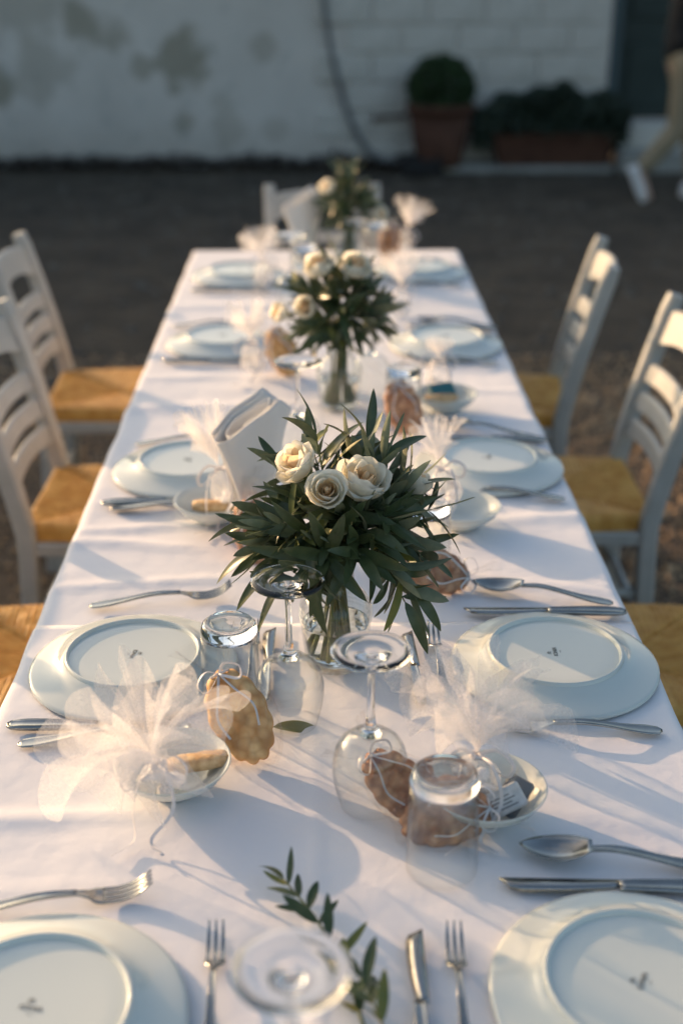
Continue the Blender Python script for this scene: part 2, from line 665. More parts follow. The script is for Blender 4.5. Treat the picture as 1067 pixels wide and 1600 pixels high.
# dark dry litter and weeds along the foot of the wall
g = G()
r4 = random.Random(8)
for i in range(5200):
    x = r4.uniform(-4.5, 1.0)
    y = 10.46 - abs(r4.gauss(0, .09))
    z = max(.004, (.11 - (10.46 - y) * .25) * r4.random() * (1 + .6 * noise.noise((x * 3, 0, 0))))
    a = r4.random() * 6.3
    s = r4.uniform(.014, .04)
    d = Vector((math.cos(a), math.sin(a), r4.uniform(-.3, .9))) * s
    e = Vector((-math.sin(a), math.cos(a), r4.uniform(-.4, .4))) * s * .4
    c = Vector((x, y, z))
    g.add([c - d, c + e, c + d, c - e], [(0, 1, 2, 3)])
struct('leaf_litter', g.mesh('leaf_litter', M['litter'], False), kind='stuff')

# hose on the wall, coil, pipe
hp = smooth_path([(.02, 10.44, 2.0), (.03, 10.44, 1.5), (.06, 10.44, 1.1), (.13, 10.44, .75), (.22, 10.44, .45), (.33, 10.42, .22), (.47, 10.40, .085), (.62, 10.36, .06), (.76, 10.32, .05)], 60)
place('garden_hose', [], (0, 0, 0), label='thin grey hose hanging in a curve down the white wall', cat='hose', mesh=G().tube(hp, .021, 8).mesh('garden_hose', M['hose']))
cp = [(.17 * math.cos(a * .35) * (1 - .012 * (a % 7)), .13 * math.sin(a * .35), .015 + .0022 * a) for a in range(64)]
place('hose_coil', [P('coiled_tube', G().tube(cp, .016, 7).mesh('coiled_tube', M['black']))], (.78, 10.0, 0), label='dark coiled hose heaped at the foot of the round pot', cat='hose')
place('wall_pipe', [P('pipe', G().tube([(0, 0, 0), (.26, 0, .01)], .016, 10).mesh('pipe', M['iron'])), P('bracket', G().box((.03, -.02, -.02), (.06, .05, .02), .004).mesh('bracket', M['iron'], False)),
                    P('tap', G().tube([(.02, 0, 0), (.0, -.04, 0), (.0, -.05, -.04)], .012, 8).mesh('tap', M['iron']))], (.44, 10.42, .40), label='short rusty pipe with tap on the white wall', cat='pipe')


def leaf_cloud(n, sampler, size, m, seed):
    r = random.Random(seed)
    g = G()
    for i in range(n):
        c, nrm = sampler(r)
        d = Vector((r.gauss(0, 1), r.gauss(0, 1), r.gauss(0, 1)))
        d = (d + nrm * 1.2).normalized()
        e = d.cross(Vector((r.gauss(0, 1), r.gauss(0, 1), r.gauss(0, 1)))).normalized()
        s = size * r.uniform(.6, 1.3)
        g.add([c - d * s, c + e * s * .42 - d * s * .1, c + d * s, c - e * s * .42 - d * s * .1], [(0, 1, 2, 3)])
    return g.mesh('foliage', m, False)


def ball_s(r):
    d = Vector((r.gauss(0, 1), r.gauss(0, 1), r.gauss(0, 1))).normalized()
    k = (.72 + .28 * r.random() ** .5) * (1 + .10 * noise.noise(d * 3.2))
    p = Vector((d.x * .265, d.y * .25, d.z * .25)) * k
    if p.z < -.14:
        p.z = -.14
    return p + Vector((0, 0, .58)), d


pot_prof = [(.0, .0), (.175, .0), (.18, .01), (.245, .40), (.246, .41), (.268, .415), (.272, .47), (.262, .475), (.245, .472), (.240, .43), (.0, .43)]
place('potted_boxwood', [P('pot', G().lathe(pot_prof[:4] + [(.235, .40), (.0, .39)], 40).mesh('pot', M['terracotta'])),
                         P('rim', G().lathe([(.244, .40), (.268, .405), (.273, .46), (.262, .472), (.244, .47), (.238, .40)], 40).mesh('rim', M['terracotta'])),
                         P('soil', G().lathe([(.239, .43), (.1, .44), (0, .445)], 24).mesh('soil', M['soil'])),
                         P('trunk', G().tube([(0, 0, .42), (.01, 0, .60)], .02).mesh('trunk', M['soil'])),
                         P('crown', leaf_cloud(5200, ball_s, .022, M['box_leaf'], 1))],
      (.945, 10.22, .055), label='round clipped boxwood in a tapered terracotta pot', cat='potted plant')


def trough_s(r):
    x = r.uniform(-.62, .60)
    h = .22 + .16 * (1 - (x / .66) ** 2) + .10 * noise.noise((x * 6, 1, 0))
    u = r.random() ** .6
    a = r.uniform(-1, 1)
    return Vector((x, a * .17 * (1 - .3 * u), .20 + h * u - .10 * (abs(x) > .46) * r.random())), Vector((0, a, 1)).normalized()


tr = []
for (hx, hy, z) in ((.415, .10, .0), (.425, .105, .01), (.46, .125, .20), (.475, .135, .205), (.478, .137, .245), (.455, .12, .245), (.45, .115, .20)):
    tr.append([(-hx, -hy, z), (hx, -hy, z), (hx, hy, z), (-hx, hy, z)])
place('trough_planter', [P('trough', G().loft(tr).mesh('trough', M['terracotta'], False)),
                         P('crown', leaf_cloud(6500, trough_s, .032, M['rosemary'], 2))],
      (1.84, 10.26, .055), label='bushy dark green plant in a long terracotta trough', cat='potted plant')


# ---- person walking past at the right edge
def body_mesh(name, segs, balls, m, vox):
    g = G()
    for (pts, r0, r1) in segs:
        path = smooth_path(pts, 10)
        g.tube(path, lambda q: r0 + (r1 - r0) * q, 12)
        g.ball(path[0], r0 * .98, 10, 8)
        g.ball(path[-1], r1 * .98, 10, 8)
    for c, r in balls:
        g.ball(c, r, 16, 12)
    me = g.mesh(name, m)
    return me


def remesh(o, vox, it=6):
    a = o.modifiers.new('join', 'REMESH')
    a.mode = 'VOXEL'
    a.voxel_size = vox
    a.use_smooth_shade = True
    b = o.modifiers.new('soften', 'SMOOTH')
    b.iterations = it
    b.factor = .5


# walking to +x; trailing (near) foot on its toes at x=-.27, leading foot ahead
hipL, hipR = Vector((.02, -.09, .92)), Vector((.02, .09, .92))
kneL, ankL = Vector((.0, -.10, .49)), Vector((-.24, -.10, .20))
kneR, ankR = Vector((.15, .10, .50)), Vector((.20, .10, .09))
shL, shR = Vector((.03, -.19, 1.40)), Vector((.03, .19, 1.40))
elL, wrL = Vector((.10, -.25, 1.13)), Vector((.26, -.22, .94))
elR, wrR = Vector((.06, .24, 1.14)), Vector((.18, .22, .92))
bsegs = [((hipL, kneL), .075, .05), ((kneL, ankL), .05, .034), ((hipR, kneR), .075, .05), ((kneR, ankR), .05, .034),
         ((Vector((.02, 0, .93)), Vector((.02, 0, 1.2)), Vector((.03, 0, 1.40))), .12, .11), ((shL, Vector((.03, 0, 1.43)), shR), .055, .055),
         ((shL, elL), .045, .036), ((elL, wrL), .036, .024), ((shR, elR), .045, .036), ((elR, wrR), .036, .024),
         ((Vector((.03, 0, 1.42)), Vector((.05, 0, 1.54))), .055, .05)]
for s, wr, d in ((-1, wrL, Vector((.7, .1, -.7))), (1, wrR, Vector((.1, 0, -1)))):
    d = d.normalized()
    e = d.cross(Vector((0, s, 0))).normalized()
    palm = wr + d * .05
    bsegs.append(((wr, palm), .026, .03))
    for k, L in enumerate((.06, .07, .074, .065)):
        b = palm + e * (-.027 + .018 * k) + d * .01
        bsegs.append(((b, b + d * L * .55 + Vector((0, -s * .006, 0)), b + d * L + Vector((0, -s * .026, 0))), .0095, .008))
    b = wr + d * .02 + e * .025
    bsegs.append(((b, b + (d + e) * .028, b + (d * 1.6 + e) * .036), .011, .009))
for ank, d in ((ankL, Vector((.45, 0, -.8))), (ankR, Vector((1, 0, -.12)))):
    bsegs.append(((ank, ank + d.normalized() * .16 + Vector((0, 0, -.03))), .036, .03))
bb = [(Vector((.065, 0, 1.635)), (.095, .075, .115)), (Vector((.155, 0, 1.625)), (.022, .014, .02)), (Vector((.12, 0, 1.575)), (.04, .045, .04)),
      (Vector((.05, .078, 1.63)), (.018, .01, .03)), (Vector((.05, -.078, 1.63)), (.018, .01, .03)), (Vector((.02, 0, .93)), (.11, .15, .11))]
pmesh = body_mesh('body', bsegs, bb, M['skin'], .012)
tsegs = [((hipL, kneL), .098, .078), ((kneL, ankL + Vector((.04, 0, .055))), .078, .062), ((hipR, kneR), .098, .078), ((kneR, ankR + Vector((-.005, 0, .08))), .078, .062)]
tmesh = body_mesh('trousers', tsegs, [(Vector((.02, 0, .95)), (.125, .168, .10))], M['trousers'], .015)
ssegs = [((Vector((.02, 0, 1.0)), Vector((.02, 0, 1.2)), Vector((.03, 0, 1.40))), .145, .125), ((shL, Vector((.03, 0, 1.43)), shR), .066, .066),
         ((shL, shL.lerp(elL, .75)), .062, .055), ((shR, shR.lerp(elR, .75)), .062, .055)]
smesh = body_mesh('shirt', ssegs, [(Vector((.02, 0, 1.06)), (.14, .175, .10)), (Vector((.03, 0, 1.32)), (.125, .17, .12))], M['shirt'], .015)
person = place('person', [], (2.46, 8.98, 0), label='person in black top and rolled beige trousers walking past the door', cat='person')
for nm, me, vx in (('body', pmesh, .007), ('trousers', tmesh, .014), ('shirt', smesh, .014)):
    o = bpy.data.objects.new(nm, me)
    col.objects.link(o)
    o.parent = person
    remesh(o, vx, 3 if nm == 'body' else 8)
hg = G().ball((.05, 0, 1.665), (.108, .088, .108), 18, 12, lambda d: 1 if d.z > -.15 - (d.x < -.2) * .6 and not (d.x > .55 and d.z < .45) else .8)
link_part(P('hair', hg.mesh('hair', M['hair'])), person)
for s in (-1, 1):
    link_part(P('eye', G().ball((.15, s * .03, 1.648), (.008, .013, .008), 8, 6).mesh('eye', M['black'])), person)
link_part(P('mouth', G().ball((.15, 0, 1.585), (.008, .022, .005), 8, 6).mesh('mouth', M['terracotta'])), person)
shoe_prof = [(-.085, .030, .055), (-.07, .038, .075), (-.02, .038, .085), (.04, .042, .065), (.10, .047, .045), (.155, .040, .035), (.18, .018, .022)]
rings, rings2 = [], []
for (x, hw, h) in shoe_prof:
    rings.append([(x, hw * math.cos(a), .022 + h * max(0, math.sin(a)) - .004 * (math.sin(a) < 0)) for a in [2 * math.pi * k / 14 for k in range(14)]])
    rings2.append([(x * 1.03, -hw * 1.08, 0), (x * 1.03, hw * 1.08, 0), (x * 1.03, hw * 1.1, .024), (x * 1.03, -hw * 1.1, .024)])
upper, sole = G().loft(rings).mesh('shoe_upper', M['shoe']), G().loft(rings2).mesh('sole', M['almond'], False)
link_part(P('shoe', upper, frame_mt((-.285, -.10, .15), (.42, 0, -.86), (.86, 0, .42)), [P('sole', sole)]), person)
link_part(P('shoe', upper, frame_mt((.21, .10, .006), (1, 0, .02), (0, 0, 1)), [P('sole', sole)]), person)


# ================================================================== TABLE, CLOTHS
def leg_mesh():
    return G().loft([[(-.03, -.03, 0), (.03, -.03, 0), (.03, .03, 0), (-.03, .03, 0)], [(-.035, -.035, .70), (.035, -.035, .70), (.035, .035, .70), (-.035, .035, .70)]]).mesh('leg', M['wood'], False)


lm = leg_mesh()
place('dining_table', [P('tabletop', G().box((-.385, -.3, .70), (.415, 3.86, .735), .006).mesh('tabletop', M['wood'], False))]
      + [P('leg', lm, T(x, y, 0)) for x in (-.30, .33) for y in (-.1, 2.24, 3.72)], (0, 0, 0), label='long narrow table hidden under the white cloths', cat='table')


def cloth_h(x, y):
    z = .0014 * noise.noise((x * 5, y * 7, 1)) + .0007 * noise.noise((x * 16, y * 22, 4)) + .0004 * noise.noise((x * 40, y * 30, 8))
    for (y0, sl, wd, am, xa, xb) in ((1.095, .03, .010, .0045, -.45, -.20), (1.66, .10, .012, .0035, -.45, -.12), (1.74, -.08, .016, .005, -.45, -.22), (1.86, .12, .014, .004, -.45, -.16),
                                     (1.80, .15, .02, .004, .27, .48), (1.70, -.25, .012, .003, .18, .45), (2.42, .05, .03, .006, -.45, -.05), (2.50, .0, .012, .003, .2, .48), (2.36, -.1, .02, .004, .2, .48),
                                     (3.22, .05, .03, .005, -.45, -.1), (2.62, .04, .02, .004, -.45, -.2), (3.15, -.1, .025, .004, .1, .45), (.985, .05, .012, .002, -.4, -.2), (1.13, -.2, .015, .002, .25, .45)):
        c = y0 + sl * x + .008 * noise.noise((x * 12, y0 * 9, 0))
        m = 1 / (1 + math.exp(-(x - xa) * 60)) / (1 + math.exp((x - xb) * 40))
        z += am * m * math.exp(-((y - c) / wd) ** 2)
    # pressed lengthwise crease
    z += .0032 * math.exp(-(abs(x + .010 - .004 * math.sin(y * 3)) / .0035)) * (1 if y < 1.5 else .6)
    for yf in (.58, 1.085, 1.93, 2.42, 2.90, 3.38):
        z += .0018 * math.exp(-(abs(y - yf - .006 * math.sin(x * 5)) / .0035))
    z += .0004 * max(0, noise.noise((x * 26 + 3 * noise.noise((x * 5, y * 5, 2)), y * 26, 6)) - .25)
    return z


def make_cloth(y0, y1, z0, endfar, endnear, hang, seed):
    """Top sheet with creases that rolls over the table edges into a hanging skirt with soft folds."""
    XA, XB = -.40, .432
    xs = []
    nxx = 100
    prof = []
    R = .016
    for i in range(nxx + 1):
        prof.append((XA + R + (XB - XA - 2 * R) * i / nxx, 0., 0.))
    left, right = [], []
    for k in range(1, 7):
        a = math.pi / 2 * k / 6
        left.append((XA + R - R * math.sin(a), -R + R * math.cos(a), 0.))
        right.append((XB - R + R * math.sin(a), -R + R * math.cos(a), 0.))
    for k in range(1, 9):
        q = k / 8
        left.append((XA, -R - hang * q, -q))
        right.append((XB, -R - hang * q, q))
    prof = left[::-1] + prof + right
    ny = int((y1 - y0) / .011)
    ys = [y0 + (y1 - y0) * j / ny for j in range(ny + 1)]
    cols = [(y, 0., 0.) for y in ys]
    if endfar:
        cols += [(y1 + R * math.sin(math.pi / 2 * k / 5), -R + R * math.cos(math.pi / 2 * k / 5), 0.) for k in range(1, 6)] + [(y1 + R, -R - hang * k / 6, k / 6) for k in range(1, 7)]
    if endnear:
        cols = ([(y0 - R * math.sin(math.pi / 2 * k / 5), -R + R * math.cos(math.pi / 2 * k / 5), 0.) for k in range(1, 6)] + [(y0 - R, -R - hang * k / 6, k / 6) for k in range(1, 7)])[::-1] + cols
    v, f = [], []
    for (y, zy, ey) in cols:
        for (x, zx, ex) in prof:
            z = min(zx, zy)
            xx, yy = x, y
            e = abs(ex)
            if e:
                xx += math.copysign(1, ex) * (-.025 * e + .020 * e * noise.noise((y * 7, seed, ex * .4)) + .010 * e * math.sin(y * 21 + 3 * noise.noise((y * 2, seed, 0))))
            elif zx < 0:
                xx += .003 * noise.noise((y * 9, seed, 2))
            else:
                xx += .004 * noise.noise((y * 5, seed, 7)) * ((x - .016) / .41) ** 3
            if ey and not e:
                yy += (1 if y > 1 else -1) * (-.02 * ey + .02 * ey * noise.noise((x * 8, seed, 5)))
            if e and ey:
                z = min(zx, zy) - .0
                xx -= math.copysign(1, ex) * .03 * min(e, ey)
                yy -= (1 if y > 1 else -1) * .03 * min(e, ey)
            d = cloth_h(x, y) if z > -.002 else cloth_h(x, y) * .4
            v.append((xx, yy, z0 + z + d))
    n = len(prof)
    for j in range(len(cols) - 1):
        for i in range(n - 1):
            f.append((j * n + i, j * n + i + 1, (j + 1) * n + i + 1, (j + 1) * n + i))
    me = make_mesh('tablecloth', v, f, M['linen'])
    return me


o = place('tablecloth', [], (0, 0, 0), label='white tablecloth over the far half of the table', cat='tablecloth', mesh=make_cloth(1.44, 3.885, .7480, True, False, .24, 1.))
s = o.modifiers.new('thickness', 'SOLIDIFY')
s.thickness = .0008
o = place('tablecloth', [], (0, 0, 0), label='white tablecloth over the near half of the table, overlapping the far cloth', cat='tablecloth', mesh=make_cloth(-.28, 1.505, .7502, False, True, .24, 5.))
s = o.modifiers.new('thickness', 'SOLIDIFY')
s.thickness = .0010


# ================================================================== CHAIRS
def sq_bar(path, w, d, wax=(0, 1, 0)):
    """Bar with chamfered rectangular section: w along wax, d across."""
    path = [Vector(p) for p in path]
    rings = []
    wv = Vector(wax)
    for i, p in enumerate(path):
        t = (path[min(i + 1, len(path) - 1)] - path[max(i - 1, 0)]).normalized()
        a = (wv - t * wv.dot(t)).normalized()
        b = t.cross(a)
        q = i / (len(path) - 1)
        ww = (w(q) if callable(w) else w) / 2
        dd = (d(q) if callable(d) else d) / 2
        c = min(ww, dd) * .3
        rings.append([p + a * x + b * y for x, y in ((-ww + c, -dd), (ww - c, -dd), (ww, -dd + c), (ww, dd - c), (ww - c, dd), (-ww + c, dd), (-ww, dd - c), (-ww, -dd + c))])
    return G().loft(rings)


def post_x(z):
    return -.185 - .105 * max(0, (z - .44) / .44) ** 1.25 - .02 * (1 - min(z, .44) / .44)


post_path = [(post_x(z), 0, z) for z in [0, .1, .25, .4, .46, .55, .65, .75, .84, .875]]
post_m = sq_bar(post_path, .038, lambda q: .040 if q < .95 else .032).mesh('post', M['chair'], False)
fleg_m = sq_bar([(.185, 0, 0), (.185, 0, .2), (.185, 0, .465)], .036, lambda q: .030 + .006 * q).mesh('leg', M['chair'], False)


def slat(zc, h, arch=0., thick=.016, bow=.022):
    rings = []
    for i in range(17):
        u = -1 + i / 8
        y = .172 * u
        x = post_x(zc) - bow * (1 - u * u)
        top = zc + h / 2 + arch * .45 * (1 - u * u)
        bot = zc - h / 2 + arch * (1 - abs(u) ** 2.2)
        lean = .105 * 1.25 / .44 * ((zc - .44) / .44) ** .25
        xt, xb = x - lean * (top - zc), x + lean * (zc - bot)
        t = thick / 2
        rings.append([(xb - t, y, bot), (xb + t, y, bot), (xt + t, y, top - .004), (xt + t * .4, y, top), (xt - t * .4, y, top), (xt - t, y, top - .004)])
    return G().loft(rings).mesh('slat', M['chair'], False)


crest_m = slat(.800, .085, .030)
slat_ms = [slat(z, .043, .010, .014, .016) for z in (.695, .628, .562)]
NS = 132
v, f = [], []
for j in range(NS + 1):
    for i in range(NS + 1):
        a, b = -1 + 2 * i / NS, -1 + 2 * j / NS
        x, y = a * .20, b * (.185 + .012 * a)
        m = max(abs(a), abs(b))
        along = (y if abs(a) > abs(b) else x)
        strand = abs(math.sin(along * math.pi / .011))
        ed = 1 - m
        z = .472 - .016 * (1 - m) ** 1.2 + .0045 * min(1, ed * 9) + 0.0055 * strand ** .7 + .0012 * noise.noise((along * 91, 3, 0)) + .0022 * noise.noise((x * 50, y * 50, 0))
        d = abs(abs(a) - abs(b))
        z -= .007 * math.exp(-(d / .03) ** 2)
        if m > .97:
            z -= .012 * ((m - .97) / .03) ** 1.5
        v.append((x, y, z))
for j in range(NS):
    for i in range(NS):
        f.append((j * (NS + 1) + i, j * (NS + 1) + i + 1, (j + 1) * (NS + 1) + i + 1, (j + 1) * (NS + 1) + i))
g = G().add(v, f)
for k in range(4):
    idx = [(i if k == 0 else NS * (NS + 1) + i) if k < 2 else (i * (NS + 1) if k == 2 else i * (NS + 1) + NS) for i in range(NS + 1)]
    lo = [Vector((v[q][0] * .985, v[q][1] * .985, .436)) for q in idx]
    g.loft([[Vector(v[q]) for q in idx], lo], cap=False, closed=False)
seat_m = g.mesh('rush_seat', M['rush'])


def bar_m(a, b, r):
    return G().tube([a, Vector(a).lerp(Vector(b), .5), b], lambda q: r * (1 + .15 * math.sin(math.pi * q)), 10).mesh('stretcher', M['chair'])


rail_side = sq_bar([(-.185, 0, .425), (.185, 0, .425)], .022, .03).mesh('seat_rail', M['chair'], False)
rail_cross = sq_bar([(0, -.172, .425), (0, .172, .425)], .022, .03, (1, 0, 0)).mesh('seat_rail', M['chair'], False)
st_side = bar_m((-.195, 0, 0), (.185, 0, 0), .010)
st_cross = bar_m((0, -.172, 0), (0, .172, 0), .010)
chair_parts = [P('post', post_m, T(0, y, 0)) for y in (-.18, .18)] + [P('leg', fleg_m, T(0, y, 0)) for y in (-.18, .18)] + [P('crest_rail', crest_m)] + [P('slat', m) for m in slat_ms] \
    + [P('rush_seat', seat_m, label='golden woven rush seat')] + [P('seat_rail', rail_side, T(0, y, 0)) for y in (-.18, .18)] + [P('seat_rail', rail_cross, T(x, 0, 0)) for x in (-.185, .185)] \
    + [P('stretcher', st_side, T(0, y, z)) for y in (-.18, .18) for z in (.16, .29)] + [P('stretcher', st_cross, T(.185, 0, z)) for z in (.20, .32)] + [P('stretcher', st_cross, T(-.19, 0, .22))]
CG = 'white rush seated chairs around the table'
for (x, y, r, lab) in ((-.555, 3.36, .02, 'white ladder back chair with rush seat, far one on the left side'),
                       (-.440, 2.60, -.02, 'white ladder back chair cut by the left edge, sunlit rush seat beside the napkin'),
                       (-.47, 1.90, .03, 'chair at lower left of which only the golden rush seat corner shows'),
                       (.470, 3.31, math.pi - .13, 'white ladder back chair with rush seat, far one on the right side'),
                       (.525, 2.64, math.pi - .02, 'shaded white ladder back chair with brown rush seat cut by right edge'),
                       (.52, 1.885, math.pi, 'chair at right edge of which only a dark rush seat corner shows'),
                       (.02, 4.06, -math.pi / 2 + .05, 'white chair at the far end of the table behind the napkin')):
    place('ladderback_chair', chair_parts, (x, y, 0), r, lab, 'chair', CG)

# ================================================================== TABLEWARE
# ---- plates, upside down
prof = [(.1322, .0015), (.1328, .004), (.1320, .0062), (.128, .0074), (.118, .0095), (.106, .0125), (.098, .0155), (.0925, .0185), (.089, .0215), (.0862, .0222), (.060, .0212), (.03, .0208), (0, .0206)]
inner = [(0, .0166), (.07, .0168), (.085, .0172), (.094, .012), (.108, .0080), (.12, .0055), (.1300, .0032), (.1322, .0015)]
plate_m = G().lathe(prof + inner, 96).mesh('plate_body', M['porcelain'])
ring_m = G().lathe([(.0875, .0210), (.0862, .0245), (.0850, .0262), (.0835, .0266), (.0822, .0258), (.0812, .0235), (.0802, .0208)], 96).mesh('foot_ring', M['porcelain'])


def text_mesh(txt, size, m):
    cu = bpy.data.curves.new('lettering', 'FONT')
    cu.body = txt
    cu.size = size
    cu.extrude = .00008
    cu.align_x = 'CENTER'
    cu.align_y = 'CENTER'
    o = bpy.data.objects.new('lettering', cu)
    col.objects.link(o)
    dg = bpy.context.evaluated_depsgraph_get()
    me = bpy.data.meshes.new_from_object(o.evaluated_get(dg))
    bpy.data.objects.remove(o)
    me.materials.clear()
    me.materials.append(m)
    return me


stamp_t = text_mesh('IONIA', .0078, M['ink'])
stamp_u = text_mesh('o o', .0032, M['ink'])
g = G()
for k in range(5):
    a = math.pi * (.1 + .2 * k)
    g.add([(.0005 * math.cos(a + 1.57), .0005 * math.sin(a + 1.57), 0), (.0045 * math.cos(a - .16), .0045 * math.sin(a - .16), 0), (.0055 * math.cos(a), .0055 * math.sin(a), 0), (.0045 * math.cos(a + .16), .0045 * math.sin(a + .16), 0)], [(0, 1, 2, 3)])
g.add([(-.005, -.0012, 0), (.005, -.0012, 0), (.005, -.0022, 0), (-.005, -.0022, 0)], [(0, 3, 2, 1)])
emblem = g.mesh('emblem', M['ink'], False)


def plate(x, y, stamp_rot, lab):
    st = P('maker_stamp', stamp_t, T(0, 0, .0211) @ RZ(stamp_rot), [P('emblem', emblem, T(-.003, .0075, 0) @ Matrix.Diagonal((.7, .7, 1, 1))), P('lettering', stamp_u, T(.001, -.0062, 0))])
    place('dinner_plate', [P('plate_body', plate_m), P('foot_ring', ring_m), st], (x, y, TZ), rnd.uniform(0, .2), lab, 'plate', 'upturned white dinner plates')


for (x, y, sr, lab) in ((-.250, .800, -.3, 'upturned plate at the lower left corner, cut by the picture edge'),
                        (.276, .822, 1.0, 'upturned plate at the lower right corner with light streaks, cut by the edge'),
                        (-.243, 1.388, -1.94, 'upturned sunlit plate left of the front vase, partly behind tulle'),
                        (.297, 1.385, 1.45, 'upturned plate right of the front vase, between spoon and fork'),
                        (-.238, 2.060, -1.0, 'upturned plate at left beside the napkin in a glass'),
                        (.297, 2.066, 1.3, 'upturned plate at right level with the front roses, half in shade'),
                        (-.232, 2.855, -.8, 'upturned plate at left beside the middle bouquet'),
                        (.292, 2.835, 1.2, 'upturned shaded plate at right beside the middle bouquet'),
                        (-.232, 3.525, -1.1, 'farthest upturned plate on the left side'),
                        (.288, 3.565, 1.4, 'farthest upturned plate on the right side')):
    plate(x, y, sr, lab)


# ---- cutlery: local x from handle end (0) to tip, flat on z=0
def cutlery():
    K = {}
    hw = curve1([(0, .004), (.04, .015), (.15, .0185), (.55, .0095), (1, .0062)])
    th = curve1([(0, .0022), (.3, .0030), (1, .0042)])

    def handle(L, zs):
        pts = smooth_path([(L * q, 0, z) for q, z in zs], 22)
        return G().strap(pts, lambda q: hw(q) * (L / .12), th, (0, 1, 0)).mesh('handle', M['steel'])

    def fork(L, ntine, hwid):
        s = L / .20
        h = handle(.128 * s, ((0, .0022), (.3, .0055), (.7, .0125), (1, .0112)))
        hp = smooth_path([(.124 * s, 0, .0117), (.136 * s, 0, .0085), (.145 * s, 0, .0050), (.154 * s, 0, .0034)], 10)
        hd = G().strap(hp, curve1([(0, .006 * s), (.35, .012 * s), (.75, hwid * .96), (1, hwid)]), .0022, (0, 1, 0)).mesh('head', M['steel'])
        tn = []
        pit = hwid / ntine
        for k in range(ntine):
            y = (k - (ntine - 1) / 2) * pit
            tp = smooth_path([(.1520 * s, y, .0036), (.168 * s, y, .0032), (.185 * s, y * .98, .0085), (.200 * s, y * .95, .0195)], 10)
            tn.append(P('tine', G().strap(tp, curve1([(0, pit * .62), (.7, pit * .52), (1, pit * .22)]), .0021, (0, 1, 0)).mesh('tine', M['steel'])))
        return [P('handle', h), P('head', hd, kids=tn)]

    K['fork'] = fork(.20, 4, .0250)
    K['dessert_fork'] = fork(.152, 3, .0200)
    h = handle(.13, ((0, .0022), (.3, .0055), (.75, .0150), (1, .0130)))
    rings = []
    for i in range(15):
        q = i / 14
        x = .127 + .073 * q
        wd = .0215 * (math.sin(math.pi * min(1, .06 + q * .97)) ** .55) * (1 - .12 * q)
        zc = .0135 * (1 - q) ** 2.2 + .0105 * q ** 2.5 + .0015
        dp = .0085 * math.sin(math.pi * min(1, q * 1.02)) ** .8
        ring = []
        for k in range(9):
            u = -1 + k / 4
            ring.append((x, wd * u, zc + .0028 - dp * (1 - u * u) + dp * .35))
        for k in range(8, -1, -1):
            u = -1 + k / 4
            ring.append((x, wd * u, zc + .0014 - dp * (1 - u * u) + dp * .35))
        rings.append(ring)
    mz = min(p[2] for r in rings for p in r)
    rings = [[(p[0], p[1], p[2] - mz * ((p[0] - .127) / .073)) for p in r] for r in rings]
    K['spoon'] = [P('handle', h), P('bowl', G().loft(rings).mesh('bowl', M['steel']))]
    hp = smooth_path([(0, 0, .004), (.05, 0, .0052), (.108, 0, .0048)], 18)
    kh = G().strap(hp, curve1([(0, .006), (.06, .0165), (.3, .0185), (.8, .0145), (1, .012)]), curve1([(0, .004), (.2, .0075), (1, .0085)]), (0, 1, 0)).mesh('handle', M['steel'])

    def blade(x0, x1, wd):
        rr = []
        for i in range(13):
            q = i / 12
            x = x0 + (x1 - x0) * q
            b = wd * (.62 + .38 * math.sin(min(1, q * 1.6) * math.pi / 2)) if q < .8 else wd * math.sqrt(max(0.004, 1 - ((q - .8) / .2) ** 2))
            top = -.5 * wd + b
            rr.append([(x, -.5 * wd, .0034), (x, -.5 * wd, .0055), (x, (top - .5 * wd) / 2, .0052), (x, top, .0044), (x, (top - .5 * wd) / 2, .0036)])
        return G().loft(rr).mesh('blade', M['blade'])

    K['knife'] = [P('handle', kh), P('blade', blade(.106, .225, .0185))]
    K['dessert_knife'] = [P('handle', kh, Matrix.Diagonal((.85, .85, .85, 1))), P('blade', blade(.090, .180, .0165))]
    return K


KIT = cutlery()
LEN = dict(fork=.20, spoon=.20, knife=.225, dessert_fork=.152, dessert_knife=.180)


def lay(kind, tip, end, lab, z=TZ + .0015):
    """Lay a piece with its tip at tip, handle pointing to end."""
    t, e = Vector((*tip, 0)), Vector((*end, 0))
    d = (t - e).normalized()
    o = t - d * LEN[kind]
    place('table_' + kind if kind in ('fork', 'spoon', 'knife') else kind, KIT[kind], (o.x, o.y, z), math.atan2(d.y, d.x), lab, kind.split('_')[-1], 'steel cutlery')


lay('fork', (-.168, .965), (-.36, .930), 'dinner fork above the lower left plate, tines catching the sun')
lay('spoon', (.197, 1.018), (.40, .985), 'tablespoon at lower right lying behind a knife')
lay('knife', (.171, .965), (.40, .955), 'dinner knife at lower right between spoon and plate')
lay('dessert_fork', (-.101, .905), (-.098, .75), 'small three tined fork at bottom left of the nearest wine glass')
lay('dessert_knife', (.082, .905), (.081, .72), 'small knife at bottom beside the lower right plate fork')
lay('dessert_fork', (.119, .900), (.116, .75), 'small three tined fork left of the lower right plate')
lay('fork', (-.131, 1.585), (-.33, 1.549), 'dinner fork behind the sunlit left plate, tines pointing to the vase')
lay('knife', (-.150, 1.243), (-.374, 1.252), 'dinner knife at left edge in front of the sunlit plate')
lay('spoon', (-.155, 1.237), (-.354, 1.215), 'spoon whose handle shows in front of the left dinner knife')
lay('spoon', (.216, 1.602), (.40, 1.548), 'tablespoon at right behind the knife, right of the front vase')
lay('knife', (.195, 1.522), (.42, 1.518), 'dinner knife at right behind the plate, right of the front vase')
lay('fork', (.198, 1.240), (.393, 1.230), 'dinner fork in front of the right plate behind tulle')
lay('dessert_knife', (.111, 1.468), (.119, 1.29), 'small knife left of the right plate, next to a small fork')
lay('dessert_fork', (.147, 1.470), (.149, 1.315), 'small three tined fork left of the right plate')
